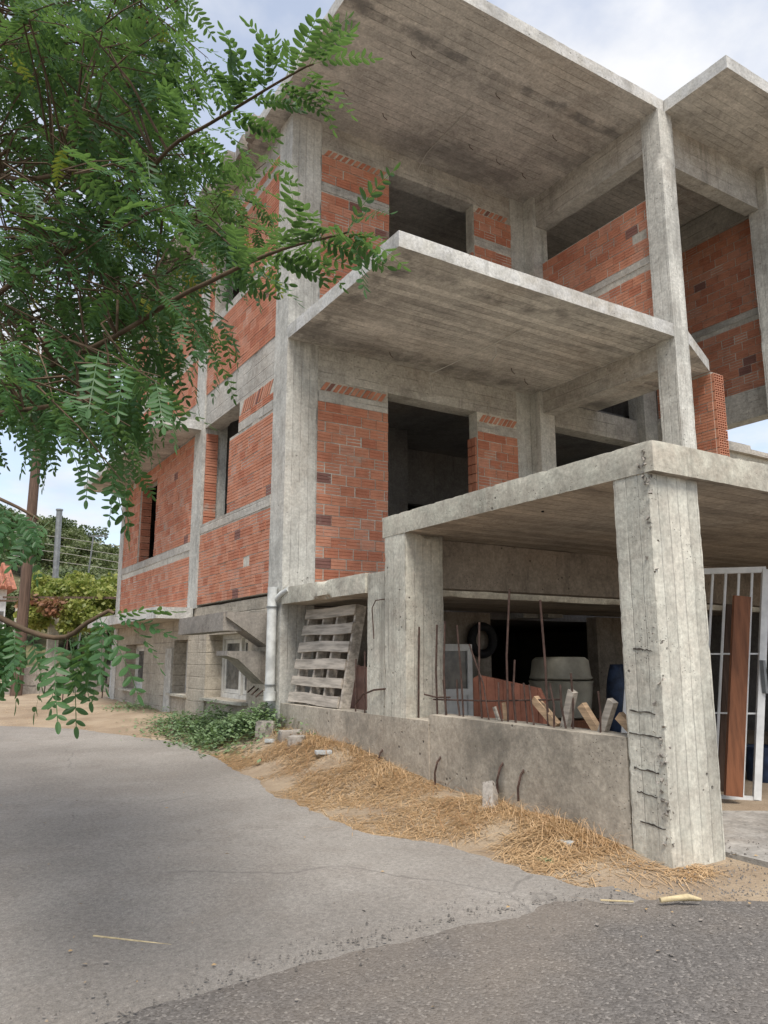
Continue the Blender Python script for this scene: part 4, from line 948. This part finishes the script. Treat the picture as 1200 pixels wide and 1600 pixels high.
def leaf_shape(seed):
    """one pinnate leaf along +X with paired oval leaflets: vertices and faces"""
    g = random.Random(seed); V, F = [], []; L = g.uniform(.19,.24); n = g.choice((7,8,8,9)); curve = g.uniform(.15,.5)
    def rz(x): return -curve*x*x/L
    seg = 5
    for i in range(seg+1):
        x = L*i/seg; V += [Vector((x,-.0012,rz(x))), Vector((x,.0012,rz(x)))]
    for i in range(seg): F.append((2*i,2*i+2,2*i+3,2*i+1))
    def leaflet(p, ang, ll, tilt):
        d = Vector((math.cos(ang), math.sin(ang), tilt)).normalized(); s_ = Vector((-math.sin(ang), math.cos(ang), g.uniform(-.25,.25))).normalized(); wv = ll*.205; up = d.cross(s_)*(-.06*ll)
        k = len(V); V.append(p); pf = ((.10,.55),(.3,.95),(.55,1.),(.8,.74),(.94,.38))
        for a_, b2 in pf: V.append(p+d*ll*a_+s_*wv*b2+up*b2)
        V.append(p+d*ll)
        for a_, b2 in pf[::-1]: V.append(p+d*ll*a_-s_*wv*b2+up*b2)
        F.extend([(k,k+6,k+5,k+4,k+3,k+2,k+1),(k,k+11,k+10,k+9,k+8,k+7,k+6)])
    for i in range(n):
        x = L*(.16 + .78*i/(n-1)); ll = .040*math.sin(.55+2.0*(i+.6)/n)*g.uniform(.9,1.12) + .006
        for s in (-1, 1): leaflet(Vector((x + g.uniform(-.003,.003), 0, rz(x))), s*g.uniform(.95,1.25), ll, g.uniform(-.4,.15))
    leaflet(Vector((L,0,rz(L))), g.uniform(-.1,.1), .036, -curve*1.2)
    return V, F
LS = [leaf_shape(s) for s in range(9)]; LM = []
for V, F in LS:
    me = NEW.meshes.new('leaf'); me.from_pydata([tuple(v) for v in V], [], F); me.materials.append(M_leaf); LM.append(me)
leaves = []
def put_leaf(p, d, roll=0., s=1.):
    d = d.normalized(); q = d.to_track_quat('X', 'Z').to_matrix().to_4x4(); leaves.append((Matrix.Translation(p) @ q @ Matrix.Rotation(roll, 4, 'X') @ Matrix.Scale(s, 4), rnd.randrange(9)))
def dress(pts, step, droop, spread=1., s=1., start=0.):
    acc = 0; side = 1
    for i in range(len(pts)-1):
        a, c = pts[i], pts[i+1]; seg = (c-a).length; d = (c-a).normalized(); x = 0
        while acc + seg - x >= step:
            x += step - acc; acc = 0; p = a + d*x; h = d.cross(Vector((0,0,1))); h = h.normalized() if h.length > .05 else Vector((1,0,0)); side = -side
            v = d*rnd.uniform(.35,.9) + h*side*rnd.uniform(.5,1.)*spread + Vector((0,0,rnd.uniform(-.25,.3) - droop)) + Vector((rnd.gauss(0,.25), rnd.gauss(0,.25), 0)); put_leaf(p, v, rnd.gauss(0,.5), s*rnd.uniform(.8,1.15))
        acc += seg - x
    put_leaf(pts[-1], pts[-1]-pts[-2] + Vector((0,0,-droop*.3)), 0, s)
for i, f in enumerate(skel): 
    dr = {4:1.6, 5:1.5, 2:.0, 1:.15}.get(i, .5); k0 = len(f)//2 if i in (1,2,0) else 4
    dress(f[k0:], .04 if i in (1,2) else .05, dr, s=.52 if i in (4,5) else .82)
    if i in (1,2):
        dress(f[k0:], .05, dr-.3, spread=1.3, s=.8); dress(f[-9:], .03, dr-.1, spread=.9, s=.75)
POLY = [(-60,-60),(255,-60),(205,50),(165,120),(190,200),(280,260),(370,290),(355,360),(300,410),(240,470),(175,525),(110,590),(60,630),(-60,645)]
def inside(x, y):
    r = False; j = len(POLY)-1
    for i in range(len(POLY)):
        a, c = POLY[i], POLY[j]
        if (a[1] > y) != (c[1] > y) and x < (c[0]-a[0])*(y-a[1])/(c[1]-a[1]) + a[0]: r = not r
        j = i
    return r
allp = [(i, k, q) for i, f in enumerate(skel) for k, q in enumerate(f) if i not in (4,5)]
tw = MB(); nt_ = 0
while nt_ < 390:
    px, py = rnd.uniform(-60,420), rnd.uniform(-60,680)
    if not inside(px, py): continue
    d_ = rnd.uniform(2.1, 4.2) if py < 520 else rnd.uniform(1.9, 3.3); p = at(px, py, d_)
    if px > 190 and rnd.random() < .3: continue
    near = min(allp, key=lambda t: (t[2]-p).length)[2]; v = RT*rnd.uniform(.2,1) + HD*rnd.uniform(-.5,.6) + Vector((0,0,rnd.uniform(-.55,.45) - (.35 if py > 450 else 0)))
    e = p + v.normalized()*rnd.uniform(.2,.38); mid = near.lerp(p, .5) + Vector((0,0,.04))
    pts = [near, mid, p, p.lerp(e,.5) + Vector((0,0,.015)), e]; tw.tube(pts, [.005,.004,.0032,.0025,.0015], 4)
    dress(pts[2:], .05, .55 if py > 430 else .3, s=rnd.uniform(.62,.85)); nt_ += 1
# the crown goes on to the left and above, outside the picture
for k_ in range(170):
    px, py, d_ = (rnd.uniform(-620,-90), rnd.uniform(-300,560), rnd.uniform(2.3,4.2)) if k_ < 120 else (rnd.uniform(-300,220), rnd.uniform(-380,-120), rnd.uniform(2.6,4.2))
    p = at(px, py, d_); near = min(allp + [(0,0,q) for q in tp[2:]], key=lambda t: (t[2]-p).length)[2]; v = RT*rnd.uniform(-.8,.8) + HD*rnd.uniform(-.6,.6) + Vector((0,0,rnd.uniform(-.6,.5)))
    e = p + v.normalized()*rnd.uniform(.25,.45); pts = [near, near.lerp(p,.5) + Vector((0,0,.06)), p, p.lerp(e,.5) + Vector((0,0,.015)), e]; tw.tube(pts, [.006,.005,.004,.003,.0015], 4); dress(pts[2:], .05, .4, s=rnd.uniform(.7,.95))
# hanging sprays low on the left
for px, py, d_, n in ((15,795,1.5,3),(45,805,1.5,3),(70,815,1.5,2),(-10,785,1.55,3),(20,965,1.3,2),(60,990,1.27,3),(100,1000,1.25,3),(130,985,1.22,2),(160,965,1.2,3),(10,975,1.32,3),(-20,965,1.32,3)):
    for k in range(n): put_leaf(at(px + rnd.uniform(-14,14), py, d_ + rnd.uniform(-.06,.06)), Vector((rnd.gauss(0,.5), rnd.gauss(0,.5), -.95)), rnd.uniform(-1.5,1.5), rnd.uniform(.42,.58))
for k in range(3): put_leaf(at(170+5*k, 962, 1.2), RT*.9 + Vector((0,0,-.3*k+.2)), rnd.gauss(0,.3), .45)
tw.build('twig', M_twig, tree, smooth=70)
# the 300 leaves that show largest are objects, the others one mesh
fwv = HD*math.cos(PITCH) + Vector((0,0,math.sin(PITCH)))
def vis(mx_):
    p = mx_.translation; dp = p.dot(fwv); x = p.dot(RT)/max(dp,.01)*FPX + 600
    y_ = 800 - p.dot(-HD*math.sin(PITCH) + Vector((0,0,math.cos(PITCH))))/max(dp,.01)*FPX
    return (dp if x > -30 and y_ > -30 else 99)
leaves.sort(key=lambda t: vis(t[0])); rest = MB()
for i, (mx_, k) in enumerate(leaves):
    if i < 300:
        o = NEW.objects.new('leaf', LM[k]); COL.objects.link(o); o.parent = tree; o.matrix_local = Matrix.Translation(-ORI[tree]) @ mx_
    else:
        n = len(rest.v); rest.v += [mx_ @ v for v in LS[k][0]]; t = rnd.random()
        for f in LS[k][1]: rest.face([n+j for j in f], t)
rest.build('foliage', M_leafs, tree, kind='stuff', tint=True)
print('leaves', len(leaves), 'bricks', NB[0], 'stuff bricks', len(STUFF.f)//14)
